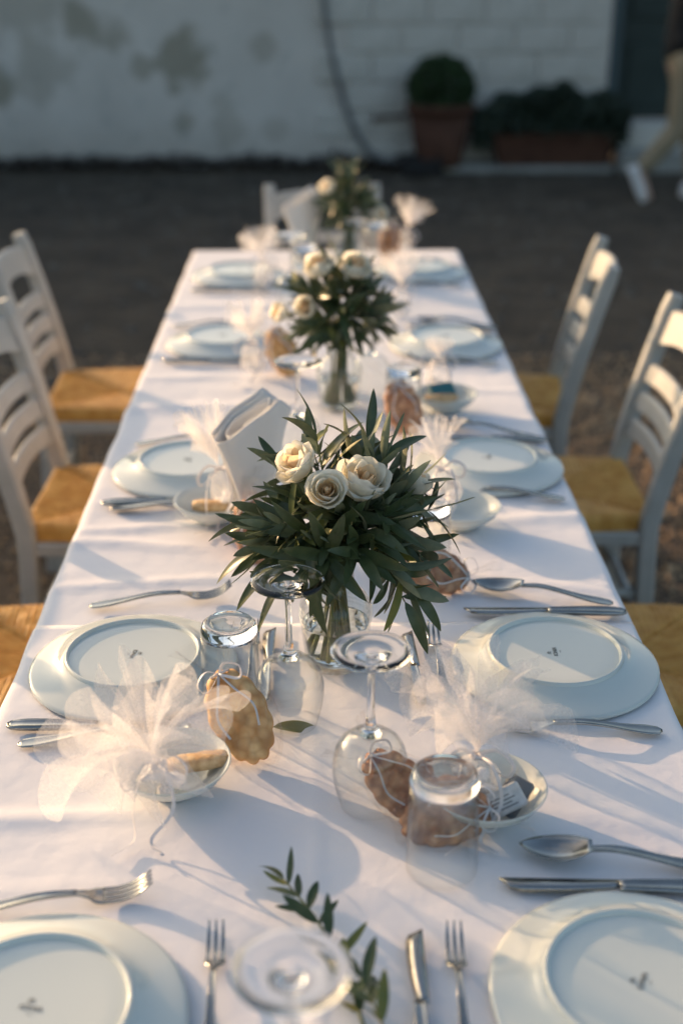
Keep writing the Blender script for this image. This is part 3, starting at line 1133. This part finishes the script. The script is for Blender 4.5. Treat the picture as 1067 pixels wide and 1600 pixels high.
lay('dessert_knife', (-.072, 1.480), (-.074, 1.30), 'small knife standing out between left tumbler and front wine glass')
lay('dessert_fork', (-.094, 1.478), (-.090, 1.32), 'small fork mostly hidden behind the left upturned tumbler')
lay('fork', (-.150, 2.215), (-.345, 2.186), 'fork behind the left plate beside the napkin glass')
lay('knife', (-.142, 1.915), (-.364, 1.908), 'knife in front of the left plate, running to the small bowl')
lay('spoon', (-.150, 1.880), (-.348, 1.890), 'spoon just in front of the knife by the small rusk bowl')
lay('spoon', (.218, 2.285), (.417, 2.206), 'spoon behind the right plate near the blue packet bowl')
lay('knife', (.200, 2.199), (.422, 2.193), 'knife behind the right plate near the blue packet bowl')
lay('fork', (.212, 1.962), (.404, 1.916), 'fork in front of the right plate level with the front roses')
lay('knife', (-.135, 2.690), (-.356, 2.708), 'knife in front of the left plate by the middle bouquet')
lay('fork', (-.165, 3.01), (-.355, 3.000), 'fork behind the left plate by the middle bouquet')
lay('spoon', (.235, 3.035), (.425, 2.975), 'spoon behind the right plate by the middle bouquet')
lay('knife', (.205, 2.985), (.428, 2.955), 'knife behind the right plate by the middle bouquet')
lay('fork', (.195, 2.700), (.393, 2.685), 'fork in front of the right plate by the middle bouquet')
lay('knife', (-.130, 3.335), (-.351, 3.358), 'knife in front of the farthest left plate')
lay('fork', (.190, 3.415), (.390, 3.400), 'fork in front of the farthest right plate')

# ---- glasses
tw_out = [(.0355, .0), (.0362, .001), (.0362, .004), (.0358, .03), (.0350, .07), (.0342, .099)]
tw_in = [(.0326, .099), (.0334, .07), (.0343, .03), (.0348, .003), (.0352, .0004), (.0355, .0)]
tumbler_parts = [P('glass_wall', G().lathe(tw_out + tw_in, 64).mesh('glass_wall', M['glass'])),
                 P('glass_base', G().lathe([(0, .0955), (.020, .0958), (.029, .0975), (.0326, .0992), (.0341, .0992), (.0338, .106), (.0322, .1125), (.0285, .1155), (.0245, .1158), (.0215, .1142), (.018, .1128), (.010, .1122), (0, .112)], 64).mesh('glass_base', M['lens']))]
ws = [(.0315, .0), (.0324, .0006), (.0332, .004), (.0362, .015), (.0392, .028), (.0408, .042), (.0405, .054), (.0375, .068), (.0315, .079), (.0225, .0865), (.012, .0905)]
wi = [(.012, .0890), (.0215, .0852), (.0303, .078), (.0363, .0673), (.0394, .0538), (.0397, .042), (.0381, .028), (.0351, .015), (.0321, .004), (.0315, 0)]
stem_prof = [(0, .0888), (.012, .0891), (.0122, .0906), (.0085, .0945), (.0058, .100), (.0043, .112), (.0037, .135), (.0036, .155), (.0042, .170), (.0062, .178), (.011, .1820), (.022, .1846), (.034, .1862), (.0405, .1866), (.0424, .1880), (.0412, .1900),
             (.030, .1894), (.015, .1880), (0, .1872)]
wine_parts = [P('glass_bowl', G().lathe(ws + wi, 64).mesh('glass_bowl', M['glass'])), P('stem_and_foot', G().lathe(stem_prof, 56).mesh('stem_and_foot', M['lens']))]
for (x, y, lab) in ((.117, 1.000, 'upturned tumbler in front of the right bowl with a cookie behind it'),
                    (-.112, 1.300, 'upturned tumbler beside the sunlit left plate behind the cookie'),
                    (.152, 1.650, 'upturned tumbler half behind the right olive leaves'),
                    (.158, 2.300, 'upturned tumbler in front of the blue packet bowl'),
                    (-.045, 3.40, 'upturned tumbler left of the farthest vase'),
                    (.165, 3.72, 'upturned tumbler before the farthest brown cookie')):
    place('tumbler', tumbler_parts, (x, y, TZ), rnd.random() * 3, lab, 'glass', 'upturned tumblers')
for (x, y, lab) in ((.049, 1.105, 'upturned wine glass right of centre in front of the small fork'),
                    (-.040, 1.262, 'upturned wine glass whose foot overlaps the front olive leaves'),
                    (-.024, .668, 'blurred upturned wine glass at the bottom edge of the picture'),
                    (-.042, 2.10, 'upturned wine glass just behind the front roses'),
                    (.102, 2.470, 'upturned wine glass right of the middle vase'),
                    (-.075, 3.18, 'upturned wine glass left behind the middle bouquet'),
                    (.105, 3.36, 'upturned wine glass right behind the middle bouquet')):
    place('wine_glass', wine_parts, (x, y, TZ), rnd.random() * 3, lab, 'wine glass', 'upturned wine glasses')
NAPG = ((-.104, 1.785), (-.045, 3.62))
for (x, y), lab in zip(NAPG, ('upright tumbler holding the large folded napkin left of the roses', 'upright tumbler holding the far napkin')):
    o = place('tumbler', tumbler_parts, (x, y, TZ + .116), 0, lab, 'glass', 'upright tumblers with napkins', rot=(math.pi, 0, 0))


# ---- rolled napkins
def napkin_mesh(seed):
    n, turns, mm = 132, 2.75, 26
    v, f = [], []
    for j in range(mm + 1):
        q = j / mm
        for i in range(n + 1):
            u = i / n
            a = -2.3 + turns * 2 * math.pi * u
            k = .30 + .70 * u ** .8
            rx = (.022 + .052 * q ** 1.15) * k
            ry = (.022 + .014 * q) * k
            ca, sa = math.cos(a), math.sin(a)
            # flattened roll
            x = rx * math.copysign(abs(ca) ** .92, ca)
            y = ry * math.copysign(abs(sa) ** .9, sa) + .0035 * math.sin(x * 95 + 2 * q + seed) * q
            top = .192 + .046 * (x / .074) - .010 * (1 - u)
            if x > .035:
                top -= (x - .035) * 1.5
            z = q * top + .0015 * noise.noise((a, q * 3, seed))
            v.append((x - .004 * q + .0012 * noise.noise((a * 2, q * 5, seed + 3)), y + .0012 * noise.noise((a * 2, q * 4, seed + 9)), z))
    for j in range(mm):
        for i in range(n):
            f.append((j * (n + 1) + i, j * (n + 1) + i + 1, (j + 1) * (n + 1) + i + 1, (j + 1) * (n + 1) + i))
    return make_mesh('napkin', v, f, M['napkin'])


for (x, y), r, s, lab in zip(NAPG, (.50, .30), (1., 4.), ('ivory folded napkin standing in a glass left of the roses', 'far ivory napkin standing in a glass before the end chair')):
    o = place('napkin', [], (x, y, TZ + .020), r, lab, 'napkin', 'folded napkins', mesh=napkin_mesh(s))
    md = o.modifiers.new('thickness', 'SOLIDIFY')
    md.thickness = .0012

# ---- small bowls and what lies in them
bowl_prof = [(0, .003), (.022, .003), (.024, 0), (.028, 0), (.029, .005), (.044, .0125), (.056, .023), (.0625, .034), (.0635, .0355), (.0620, .0360), (.054, .0255), (.042, .0155), (.025, .009), (0, .008)]
bowl_m = G().lathe(bowl_prof, 64).mesh('bowl', M['porcelain'])
BOWLS = [(-.165, 1.136, 'white bowl under the starburst of tulle at lower left'), (.172, 1.086, 'white bowl with packet behind the right tumbler'),
         (-.176, 1.850, 'small bowl with rusk left of the napkin glass'), (.222, 1.822, 'small bowl behind the right olive leaves, with yellow light inside'),
         (.250, 2.380, 'small bowl with teal packet in front of the shaded right plate')]
for (x, y, lab) in BOWLS:
    place('small_bowl', [], (x, y, TZ), rnd.random() * 6, lab, 'bowl', 'small white bowls', mesh=bowl_m)


def rusk_mesh(L, W, H, seed):
    g = G()
    rings = []
    for i in range(9):
        q = i / 8
        x = -L / 2 + L * q
        k = 1 - .25 * abs(2 * q - 1) ** 4
        rings.append([(x, W / 2 * k * math.cos(a) * (1 + .06 * noise.noise((x * 90, a, seed))), H / 2 + H / 2 * math.copysign(abs(math.sin(a)) ** .5, math.sin(a)) * k + .0012 * noise.noise((x * 200, a * 3, seed)))
                      for a in [2 * math.pi * j / 16 for j in range(16)]])
    return g.loft(rings).mesh('rusk', M['rusk'])


for (x, y, z, r, tilt, lab) in ((-.138, 1.142, .020, .25, -.15, 'toasted rusk lying in the tulle bowl at lower left'), (-.176, 1.846, .018, -.05, 0, 'toasted rusk in the small bowl by the napkin'),
                                (.238, 2.374, .018, .3, 0, 'brown rusk under the teal packet')):
    place('rusk', [], (x, y, TZ + z), 0, lab, 'rusk', mesh=rusk_mesh(.066, .028, .016, x * 9), rot=(tilt, 0, r))
pk = G().box((-.024, -.014, 0), (.024, .014, .006), .002)
pk_m = pk.mesh('packet', M['paper'], False)
pk_g = G().box((-.024, -.015, 0), (.024, .015, .006), .003).mesh('packet', M['hose'], False)
pk_t = G().box((-.026, -.018, 0), (.026, .018, .007), .003).mesh('packet', M['teal'], False)
lines = [P('printed_line', G().box((-.016, -.009 + .004 * k, .0061), (.014 - .005 * (k % 2), -.008 + .004 * k, .0063)).mesh('printed_line', M['ink'], False)) for k in range(4)]
place('packet', lines, (.186, 1.068, TZ + .026), 0, 'small printed paper packet in the bowl behind the right tumbler', 'packet', mesh=pk_m, rot=(.55, -.25, .35))
place('packet', [], (.199, 1.082, TZ + .022), 0, 'dark packet half under the printed packet in the right bowl', 'packet', mesh=pk_g, rot=(.2, -.4, .9))
place('packet', [], (.242, 2.395, TZ + .034), 0, 'teal packet in the small bowl before the shaded plate', 'packet', mesh=pk_t, rot=(.5, -.1, .2))


# ---- tulle favours
def favour(loc, axis, L, spread, seed, lab, up=None, flat=.0, knot_h=.050, ring=True):
    """Almonds in a tulle pouch, gathered at a knot, square net layers flaring from the knot along axis."""
    r = random.Random(seed)
    ax = Vector(axis).normalized()
    e1 = ax.orthogonal().normalized()
    e2 = ax.cross(e1)
    knot = ax * knot_h + Vector((0, 0, .022))
    kids = []
    for k in range(5):
        a = k * 1.3 + seed
        c = Vector((math.cos(a) * .013, math.sin(a) * .013, .015 + .007 * (k % 3)))
        am = G().ball((0, 0, 0), (.0125, .0085, .0065), 12, 8).mesh('almond', M['almond'])
        kids.append(P('almond', am, T(*c) @ Matrix.Rotation(a, 4, 'Z') @ Matrix.Rotation(r.uniform(-.8, .8), 4, 'X')))
    # pouch
    g = G()
    rings = []
    n = 48
    for j in range(13):
        q = j / 12
        c = Vector((0, 0, .022)).lerp(knot, max(0, (q - .35) / .65) ** 1.2) if q > .35 else Vector((0, 0, .022 - .020 * (1 - q / .35)))
        rr = .027 * math.sin(math.pi * min(1, .12 + q * .80)) ** .8 * (1 - .0 * q) if q < .95 else .005
        rr = max(rr, .0045)
        rings.append([c + (e1 * math.cos(a) + e2 * math.sin(a)) * rr * (1 + .10 * q * math.sin(a * 11 + seed)) if q > .35 else
                      c + (e1 * math.cos(a) + e2 * math.sin(a)) * rr for a in [2 * math.pi * i / n for i in range(n)]])
    g.loft(rings, cap=False)
    kids.append(P('pouch', g.mesh('pouch', M['tulle'])))
    # flaring layers
    nt_, ns_ = 220, 10
    for lay_ in range(4):
        g = G()
        rot = r.uniform(0, 1.57)
        kp = r.choice((8, 9, 10, 11))
        ph = r.uniform(0, 6)
        rings = []
        for j in range(ns_ + 1):
            s = j / ns_
            ring = []
            for i in range(nt_):
                a = 2 * math.pi * i / nt_
                cor = abs(math.cos(2 * (a + rot))) ** 5
                ln = L * (.50 + .46 * cor + .12 * noise.noise((math.cos(a) * 2, math.sin(a) * 2, seed + lay_)))
                pl = 1.3 * (2 / math.pi * math.asin(math.sin(kp * a + ph))) + .15 * math.sin((kp * 2 + 1) * a + 2 * ph) + .6 * noise.noise((math.cos(a) * 3.2, math.sin(a) * 3.2, seed * 3 + lay_))
                al = spread * (.22 + .78 * s ** .8) * (1 + .15 * pl * (.4 + s)) * (.42 + .24 * lay_) + .05 * noise.noise((a, s * 2, seed))
                d = ax * math.cos(al) + (e1 * math.cos(a + .10 * pl * s) + e2 * math.sin(a + .10 * pl * s)) * math.sin(al)
                p = knot + d * (ln * s + .004)
                p.z -= .006 * s * s * (1 - ax.z * .5)
                if loc[2] + p.z < .7545:
                    p.z = .7545 - loc[2] + .002 * abs(noise.noise((p.x * 40, p.y * 40, seed)))
                ring.append(p)
            rings.append(ring)
        g.loft(rings, cap=False)
        kids.append(P('net_layer', g.mesh('net_layer', M['tulle'])))
    # knot and ribbon
    g = G()
    kk = [knot + (e1 * math.cos(t * .6) + e2 * math.sin(t * .6)) * .0065 + ax * (.0016 * math.sin(t * .9)) for t in range(24)]
    g.tube(kk, .0022, 6)
    rb = [P('knot', g.mesh('knot', M['ribbon']))]
    for k in range(2):
        sgn = 1 if k else -1
        side = (Vector((1, 0, 0)) * sgn - ax * ax.x * sgn + Vector((0, -.5, 0))).normalized()
        lp = smooth_path([knot, knot + side * .022 + Vector((0, 0, .014)), knot + side * .040 + Vector((0, -.004, .004)), knot + side * .032 + Vector((0, -.006, -.012)), knot], 26)
        rb.append(P('ribbon_loop', G().strap(lp, .0042, .0005).mesh('ribbon_loop', M['ribbon'])))
        zb = .7555 - loc[2]
        tl = smooth_path([knot, knot + side * .016 + Vector((0, -.020, .004)), Vector((knot.x + side.x * .024, knot.y - .045, (knot.z + zb) / 2)), Vector((knot.x + side.x * .010 - .01, knot.y - .064, zb + .002)), Vector((knot.x + side.x * .03 - .012, knot.y - .088, zb + .0015))], 26)
        rb.append(P('ribbon_tail', G().strap(tl, .0040, .0005).mesh('ribbon_tail', M['ribbon'])))
    kids += rb
    place('tulle_favour', kids, loc, 0, lab, 'favour', 'white tulle favours')


favour((-.172, 1.106, TZ + .010), (-.22, -.12, .90), .128, 1.12, 1, 'tulle favour bursting open over the bowl at lower left', knot_h=.022)
favour((.160, 1.094, TZ + .012), (.04, .15, .95), .130, .85, 2, 'tulle favour flaring upward over the right bowl', knot_h=.030)
favour((-.150, 1.862, TZ + .012), (-.32, .20, .95), .115, .42, 3, 'tulle favour between the left plate and the napkin')
favour((.200, 1.850, TZ + .012), (-.18, .15, .95), .095, .50, 4, 'tulle favour right of the front bouquet below a plate')
favour((-.145, 2.62, TZ), (-.10, -.1, 1), .105, .55, 5, 'tulle favour left of the middle vase')
favour((.235, 2.44, TZ + .012), (.05, .2, .95), .05, .6, 12, 'small tulle favour at the bowl with the teal packet')
favour((.200, 3.09, TZ), (.0, .0, 1), .105, .60, 6, 'tulle favour right of the middle roses')
favour((-.150, 3.40, TZ), (-.15, .1, 1), .105, .65, 7, 'tulle favour left of the far napkin')
favour((.245, 3.80, TZ), (.30, .0, 1), .115, .48, 8, 'farthest tulle favour fanned open behind the brown cookie')


# ---- cookies in cellophane
def cookie_mesh(seed, m, a=.056, b=.034):
    n, k = 96, 22
    rings = []
    for side in (1, -1):
        rr = []
        for j in range(k + 1):
            q = j / k
            ring = []
            for i in range(n):
                t = 2 * math.pi * i / n
                sc_ = 1 + .075 * (abs(math.cos(6.5 * t)) - .5) * q ** 2
                x, y = a * q * math.cos(t) * sc_, b * q * math.sin(t) * sc_
                dd = noise.voronoi(Vector((x * 58, y * 58, seed)))[0]
                lump = max(0, .75 - dd[0]) * .013
                h = .0085 * (1 - q ** 5) ** .5 + lump * (1 - q ** 4)
                ring.append((x, y, side * (h if side > 0 else h * .6)))
            rr.append(ring)
        rings += rr if side > 0 else rr[::-1]
    return G().loft(rings, cap=False).mesh('cookie', m)


def film_mesh(seed):
    """Crumpled clear bag: closed foot, belly round the cookie, neck, open ruff."""
    n, k = 56, 26
    rings = []
    for j in range(k + 1):
        q = j / k
        x = -.066 + .165 * q
        if q < .72:
            w_ = .041 * math.sin(math.pi * min(1, (q + .03) / .78)) ** .45
            h_ = .020 * math.sin(math.pi * min(1, (q + .02) / .78)) ** .6
        else:
            u = (q - .72) / .28
            w_, h_ = .010 + .030 * u ** 1.2, .007 + .016 * u
        ring = []
        for i in range(n):
            t = 2 * math.pi * i / n
            cr = 1 + .16 * noise.noise((math.cos(t) * 4, math.sin(t) * 4 + x * 60, seed)) + (.22 * math.sin(9 * t + seed) if q > .6 else 0) * (q - .5)
            ring.append((x + .004 * noise.noise((t * 2, q * 9, seed)), w_ * math.cos(t) * cr, h_ * math.sin(t) * cr + .001))
        rings.append(ring)
    return G().loft(rings, cap=False).mesh('cellophane', M['film'], False)


def cookie(center, xax, nrm, seed, dark, lab, size=1.):
    m = cookie_mesh(seed, M['cookie2'] if dark else M['cookie'])
    rb = []
    for k in range(2):
        s = 1 if k else -1
        pts = smooth_path([(.053, 0, .006), (.060, s * .012, .018), (.050, s * .026, .020), (.038, s * .020, .016), (.052, 0, .010)], 22)
        rb.append(P('ribbon_loop', G().strap(pts, .0036, .0005).mesh('ribbon_loop', M['ribbon'])))
        pts = smooth_path([(.053, 0, .008), (.030, s * .010, .018), (.005, s * .022, .017), (-.020, s * .018, .018)], 18)
        rb.append(P('ribbon_tail', G().strap(pts, .0034, .0005).mesh('ribbon_tail', M['ribbon'])))
    kn = G().tube([(.053, .011 * math.cos(t * .5), .008 * math.sin(t * .5)) for t in range(14)], .0016, 6).mesh('ribbon_tie', M['ribbon'])
    place('wrapped_cookie', [P('cookie', m), P('cellophane', film_mesh(seed)), P('ribbon_tie', kn)] + rb, frame_mt(center, xax, nrm) @ Matrix.Diagonal((size, size, size, 1)), label=lab, cat='cookie', group='cookies wrapped in cellophane')


cookie((-.096, 1.205, TZ + .046), (-.42, .50, .72), (-.10, -.80, .60), 1, False, 'golden scalloped cookie leaning before the left upturned tumbler')
cookie((.080, 1.085, TZ + .036), (-.75, .45, .55), (.2, -.75, .65), 2, True, 'brown cookie leaning between the wine glass and right tumbler', .84)
cookie((.126, 1.050, TZ + .022), (.90, .1, .15), (0, -.80, .60), 3, True, 'brown cookie seen through the right upturned tumbler', .86)
cookie((.160, 1.602, TZ + .030), (.85, .2, -.35), (0, -.75, .65), 4, True, 'brown cookie standing under the right olive leaves')
cookie((-.100, 1.715, TZ + .034), (-.3, .3, .85), (0, -.9, .4), 5, True, 'dark cookie hidden behind the left olive leaves')
cookie((.155, 2.245, TZ + .050), (-.30, .20, .90), (.05, -.9, .35), 6, True, 'rose brown cookie standing upright before a tumbler behind the roses')
cookie((-.085, 2.625, TZ + .048), (-.35, .15, .90), (-.2, -.9, .3), 7, False, 'golden cookie leaning on the tulle left of the middle vase')
cookie((.205, 3.74, TZ + .058), (.1, .1, .98), (-.2, -.9, .2), 8, True, 'brown cookie upright at the far end beside the fanned tulle')


# ================================================================== FLOWERS
def leaf_meshes():
    out = []
    for k, (L, W, bend, twist) in enumerate(((.080, .0190, .018, .3), (.070, .0175, -.008, -.4), (.088, .0190, .032, .2), (.058, .0180, .008, .7), (.076, .0150, -.018, -.2))):
        nl, nw = 10, 4
        v, f, mid = [], [], []
        for side in (1, -1):
            for i in range(nl + 1):
                q = i / nl
                wd = W * (math.sin(math.pi * q ** .9) ** .68 * (1 - .10 * q) + .02) / 2
                for j in range(nw + 1):
                    u = -1 + 2 * j / nw
                    y = wd * u
                    z = .22 * abs(y) - bend * q * q + side * .00025
                    tw = twist * q
                    v.append((L * q, y * math.cos(tw) - z * math.sin(tw) * .0, z + y * math.sin(tw)))
        o = (nl + 1) * (nw + 1)
        for i in range(nl):
            for j in range(nw):
                a = i * (nw + 1) + j
                f.append((a, a + nw + 1, a + nw + 2, a + 1))
                mid.append(0)
                f.append((o + a, o + a + 1, o + a + nw + 2, o + a + nw + 1))
                mid.append(1)
        for (ma, mb) in (('leaf', 'leaf_b'), ('leaf_y', 'leaf_b')):
            out.append(make_mesh('leaf', v, f, [M[ma], M[mb]], True, mid))
    return out


LEAF = leaf_meshes()


def sprig_part(path, r, n_pairs, q0=.3, scale=1., pale=.07, seed=0, flat=False):
    path = smooth_path(path, 24)
    kids = []
    rr = random.Random(seed)
    for k in range(n_pairs):
        q = q0 + (1 - q0) * (k + .5) / n_pairs
        i = min(int(q * 24), 23)
        p = path[i].lerp(path[i + 1], q * 24 - i)
        t = (path[i + 1] - path[i]).normalized()
        base = t.orthogonal().normalized()
        ang = k * 1.57 + rr.uniform(-.7, .7)
        for s in (0, math.pi):
            d = Quaternion(t, ang + s) @ base
            op = rr.uniform(.38, .80)
            dirn = (t * (1.15 - op) + d * op).normalized()
            nrm = t * op - d * (1.15 - op) + Vector((0, 0, .5)) + Vector((rr.gauss(0, .25), rr.gauss(0, .25), rr.gauss(0, .25)))
            if flat:
                nrm = Vector((rr.gauss(0, .35), rr.gauss(0, .35) - .2, 1))
                dirn.z *= .45
            lm_ = LEAF[2 * rr.randrange(5) + (1 if rr.random() < pale else 0)]
            sc_ = scale * rr.uniform(.74, 1.10) * (1.06 - .2 * q)
            kids.append(P('leaf', lm_, frame_mt(p, dirn, nrm) @ Matrix.Diagonal((sc_, sc_, sc_, 1))))
    t = (path[-1] - path[-2]).normalized()
    kids.append(P('leaf', LEAF[2 * rr.randrange(5)], frame_mt(path[-1], t, Vector((0, 0, 1)) + t.orthogonal() * .3) @ Matrix.Diagonal((scale * .8,) * 3 + (1,))))
    return P('olive_sprig', G().tube(path, lambda q: r * (1 - .55 * q), 6).mesh('olive_sprig', M['stem']), None, kids)


def petal_mesh(R, H, span, flare, seed, m, tip=0.):
    nu, nv = 10, 9
    v, f = [], []
    for j in range(nv + 1):
        q = j / nv
        rr = R * (1 - (1 - min(1, q * 1.08)) ** 2.6) * (1 - .10 * max(0, q - .55)) + .003 + flare * max(0, q - .62) ** 1.5 * 4
        wdt = span * (.42 + .58 * math.sin(math.pi * min(1, .15 + q * .62)))
        if q > .8:
            wdt *= 1 - .35 * ((q - .8) / .2) ** 2
        for i in range(nu + 1):
            u = -1 + 2 * i / nu
            a = u * wdt / 2
            e = rr + .0010 * noise.noise((u * 1.2, q * 2, seed)) * q + .0012 * abs(u) ** 3 * q
            z = H * q * (1 - .16 * u * u * q) - flare * .55 * max(0, q - .82) * 6 + .0012 * noise.noise((u * 1.5, seed, 1)) * q + tip * q ** 4 * (1 - abs(u))
            v.append((e * math.cos(a), e * math.sin(a), z))
    for j in range(nv):
        for i in range(nu):
            a = j * (nu + 1) + i
            f.append((a, a + 1, a + nu + 2, a + nu + 1))
    return make_mesh('petal', v, f, m)


PET = []
for li, (R, H, span, fl, cnt, mm) in enumerate(((.0038, .0375, 4.0, .0, 2, 'petal_in'), (.0078, .0390, 3.3, .0, 3, 'petal_in'), (.0125, .0400, 2.9, .0002, 3, 'petal'), (.0172, .0400, 2.7, .0007, 4, 'petal'), (.0210, .0385, 2.5, .0022, 4, 'petal'), (.0225, .0340, 2.2, .0050, 4, 'petal'))):
    PET.append((cnt, [petal_mesh(R, H, span, fl, 10 * li + k, M[mm], .002) for k in range(3)]))
calyx_m = G().lathe([(0, -.012), (.003, -.012), (.005, -.006), (.0095, .0), (.011, .004), (.006, .006), (0, .006)], 14).mesh('rose', M['stem'])

bud_m = G().lathe([(.001, .004), (.0035, .012), (.0042, .024), (.0036, .032), (.0022, .0355), (0, .0362)], 14).mesh('bud', M['petal_in'])


def rose_part(loc, face, size, seed, outer=6):
    rr = random.Random(seed)
    kids = []
    for li, (cnt, ms) in enumerate(PET[:outer]):
        for k in range(cnt):
            a = 2 * math.pi * k / cnt + li * .9 + rr.uniform(-.15, .15)
            kids.append(P('petal', rr.choice(ms), RZ(a) @ T(0, 0, rr.uniform(-.003, .002)) @ Matrix.Rotation(rr.uniform(-.10, .12), 4, 'Y') @ Matrix.Rotation(rr.uniform(-.08, .08), 4, 'X')))
    kids.append(P('bud', bud_m))
    z = Vector(face).normalized()
    x = z.orthogonal()
    return P('rose', calyx_m, frame_mt(loc, x, z) @ RZ(rr.random() * 6) @ Matrix.Diagonal((size, size, size, 1)), kids)


def vase(loc, lab):
    o = [(0, 0), (.034, 0), (.0375, .003), (.0395, .012), (.0435, .045), (.0460, .072), (.0452, .086), (.0385, .098), (.0285, .107), (.0235, .116), (.0225, .135), (.0245, .150), (.0275, .158)]
    i = [(.0262, .158), (.0228, .148), (.0208, .134), (.0218, .117), (.0265, .106), (.0365, .0965), (.0430, .0855), (.0438, .072), (.0413, .045), (.0372, .014), (.0340, .008), (0, .007)]
    kids = [P('glass_wall', G().lathe(o + i, 64).mesh('glass_wall', M['glass'])),
            P('water', G().lathe([(0, .0078), (.0330, .0088), (.0366, .0150), (.0406, .045), (.0420, .057), (.0424, .0600), (.0405, .0592), (0, .0590)], 64).mesh('water', M['water']))]
    for z, r in ((.066, .0458), (.072, .0464), (.078, .0462), (.084, .0458)):
        kids.append(P('glass_ring', G().lathe([(r + .0010 * math.cos(a), z + .0012 * math.sin(a)) for a in [2 * math.pi * k / 8 for k in range(9)]], 64).mesh('glass_ring', M['glass'])))
    place('glass_vase', kids, loc, 0, lab, 'vase', 'glass bottle vases')


def bouquet(loc, seed, roses, dirs, lab, scale=1.):
    rr = random.Random(seed)
    kids = []
    for (p, fc, sz, sd, ou) in roses:
        kids.append(rose_part(p, fc, sz, sd, ou))
        pv_ = Vector(p)
        fcv = Vector(fc).normalized()
        kids.append(P('rose_stem', G().tube(smooth_path([(rr.uniform(-.015, .015), rr.uniform(-.015, .015), .012), (rr.uniform(-.008, .008), rr.uniform(-.008, .008), .13), tuple(pv_ - fcv * .045), tuple(pv_ - fcv * .008)], 16), .0022, 6).mesh('rose_stem', M['stem'])))
    for k, (az, el, L, droop, n) in enumerate(dirs):
        az, el = rad(az), rad(el)
        d = Vector((math.cos(az) * math.cos(el), math.sin(az) * math.cos(el), math.sin(el)))
        b0 = Vector((rr.uniform(-.022, .022), rr.uniform(-.022, .022), .014))
        nk = Vector((rr.uniform(-.012, .012), rr.uniform(-.012, .012), .152))
        m1 = nk + d * L * .5 + Vector((0, 0, .034))
        m2 = nk + d * L + Vector((0, 0, .030 - droop))
        kids.append(sprig_part([b0, nk, m1, m2], .0020, n, .56, scale, seed=seed * 50 + k))
    place('olive_bouquet', kids, loc, 0, lab, 'bouquet', 'rose and olive bouquets')


def ring_dirs(seed, n_low, n_mid, n_top):
    r = random.Random(seed)
    D = []
    for k in range(n_low):
        D.append((360 * k / n_low + r.uniform(-14, 14), r.uniform(-8, 12), r.uniform(.045, .075), r.uniform(.005, .03), 5))
    for k in range(n_mid):
        D.append((360 * k / n_mid + r.uniform(-18, 18), r.uniform(25, 48), r.uniform(.055, .08), .0, 5))
    for k in range(n_top):
        D.append((360 * k / n_top + r.uniform(-18, 18), r.uniform(58, 82), r.uniform(.075, .105), -.01, 4))
    return D


V2, V3, V4 = (.016, 1.400, TZ), (.035, 2.400, TZ), (.080, 3.560, TZ)
vase(V2, 'front glass vase with rings and water, nearest in the picture')
vase(V3, 'middle glass vase behind the front roses')
vase(V4, 'farthest glass vase near the end of the table')
bouquet(V2, 3, [((-.034, -.018, .272), (-.60, -.35, .70), .92, 1, 6), ((-.010, -.052, .258), (-.03, -.80, .62), .82, 2, 6), ((.026, -.022, .244), (.28, -.34, .88), 1.12, 3, 6), ((.088, .0, .235), (.6, .1, .7), .8, 4, 4)],
        [(275, 46, .055, 0, 4), (232, 48, .055, 0, 4), (312, 46, .06, 0, 4), (200, 44, .07, 0, 5), (340, 44, .075, 0, 5), (182, 0, .088, .015, 6), (198, -6, .086, .020, 6), (216, -14, .082, .025, 6), (168, 14, .085, .01, 6), (335, -12, .100, .030, 6), (352, -2, .100, .020, 6), (5, 14, .115, .0, 7), (318, -16, .105, .036, 7),
         (262, 4, .07, .0, 6), (240, 2, .085, .01, 6), (288, 6, .075, .0, 6), (20, 26, .110, 0, 7), (45, 32, .11, 0, 6), (75, 38, .11, 0, 6), (105, 40, .12, 0, 6), (135, 34, .11, 0, 6), (355, 36, .10, 0, 6), (325, 26, .09, 0, 7),
         (62, 58, .115, -.01, 5), (112, 60, .115, -.01, 5), (25, 54, .11, -.01, 5), (90, 8, .09, .01, 6), (150, 6, .10, .01, 6), (40, 4, .10, .01, 6), (203, 20, .09, .0, 6), (240, 22, .07, .0, 5), (300, 24, .075, .0, 6)],
        'front bouquet of three cream roses with long olive leaves')
bouquet(V3, 4, [((-.032, -.025, .278), (-.3, -.5, .8), 1.0, 5, 6), ((.026, -.025, .276), (.2, -.5, .85), 1.05, 6, 6), ((-.058, -.05, .215), (-.3, -.8, .4), .85, 7, 5), ((-.100, -.045, .205), (-.8, -.5, .3), .8, 8, 5)],
        ring_dirs(21, 9, 8, 5), 'middle bouquet with four cream roses and olive leaves')
bouquet(V4, 5, [((-.050, -.03, .235), (-.5, -.5, .7), .9, 9, 5), ((.070, -.03, .17), (.6, -.6, .3), .9, 10, 5)], ring_dirs(33, 9, 8, 6), 'farthest bouquet, dark olive leaves with few pale roses', .85)

# sprig lying at the near end of the table
sp = sprig_part([(.060, -.13, .010), (.044, -.07, .018), (.018, -.01, .022), (-.012, .040, .024)], .0020, 9, .02, .62, .16, 79, True)
sp2 = sprig_part([(.085, -.20, .010), (.075, -.14, .022), (.058, -.095, .030)], .0020, 5, .05, .62, .35, 81, True)
place('olive_twig', [sp, sp2], (-.028, .915, TZ), 0, 'loose olive twig lying at the bottom behind the nearest wine glass', 'twig')
lf = LEAF[0]
place('fallen_leaf', [], (-.060, 1.245, TZ + .004), 0, 'single small leaf lying on the cloth beside the golden cookie', 'leaf', mesh=LEAF[7], rot=(0, .05, .1))
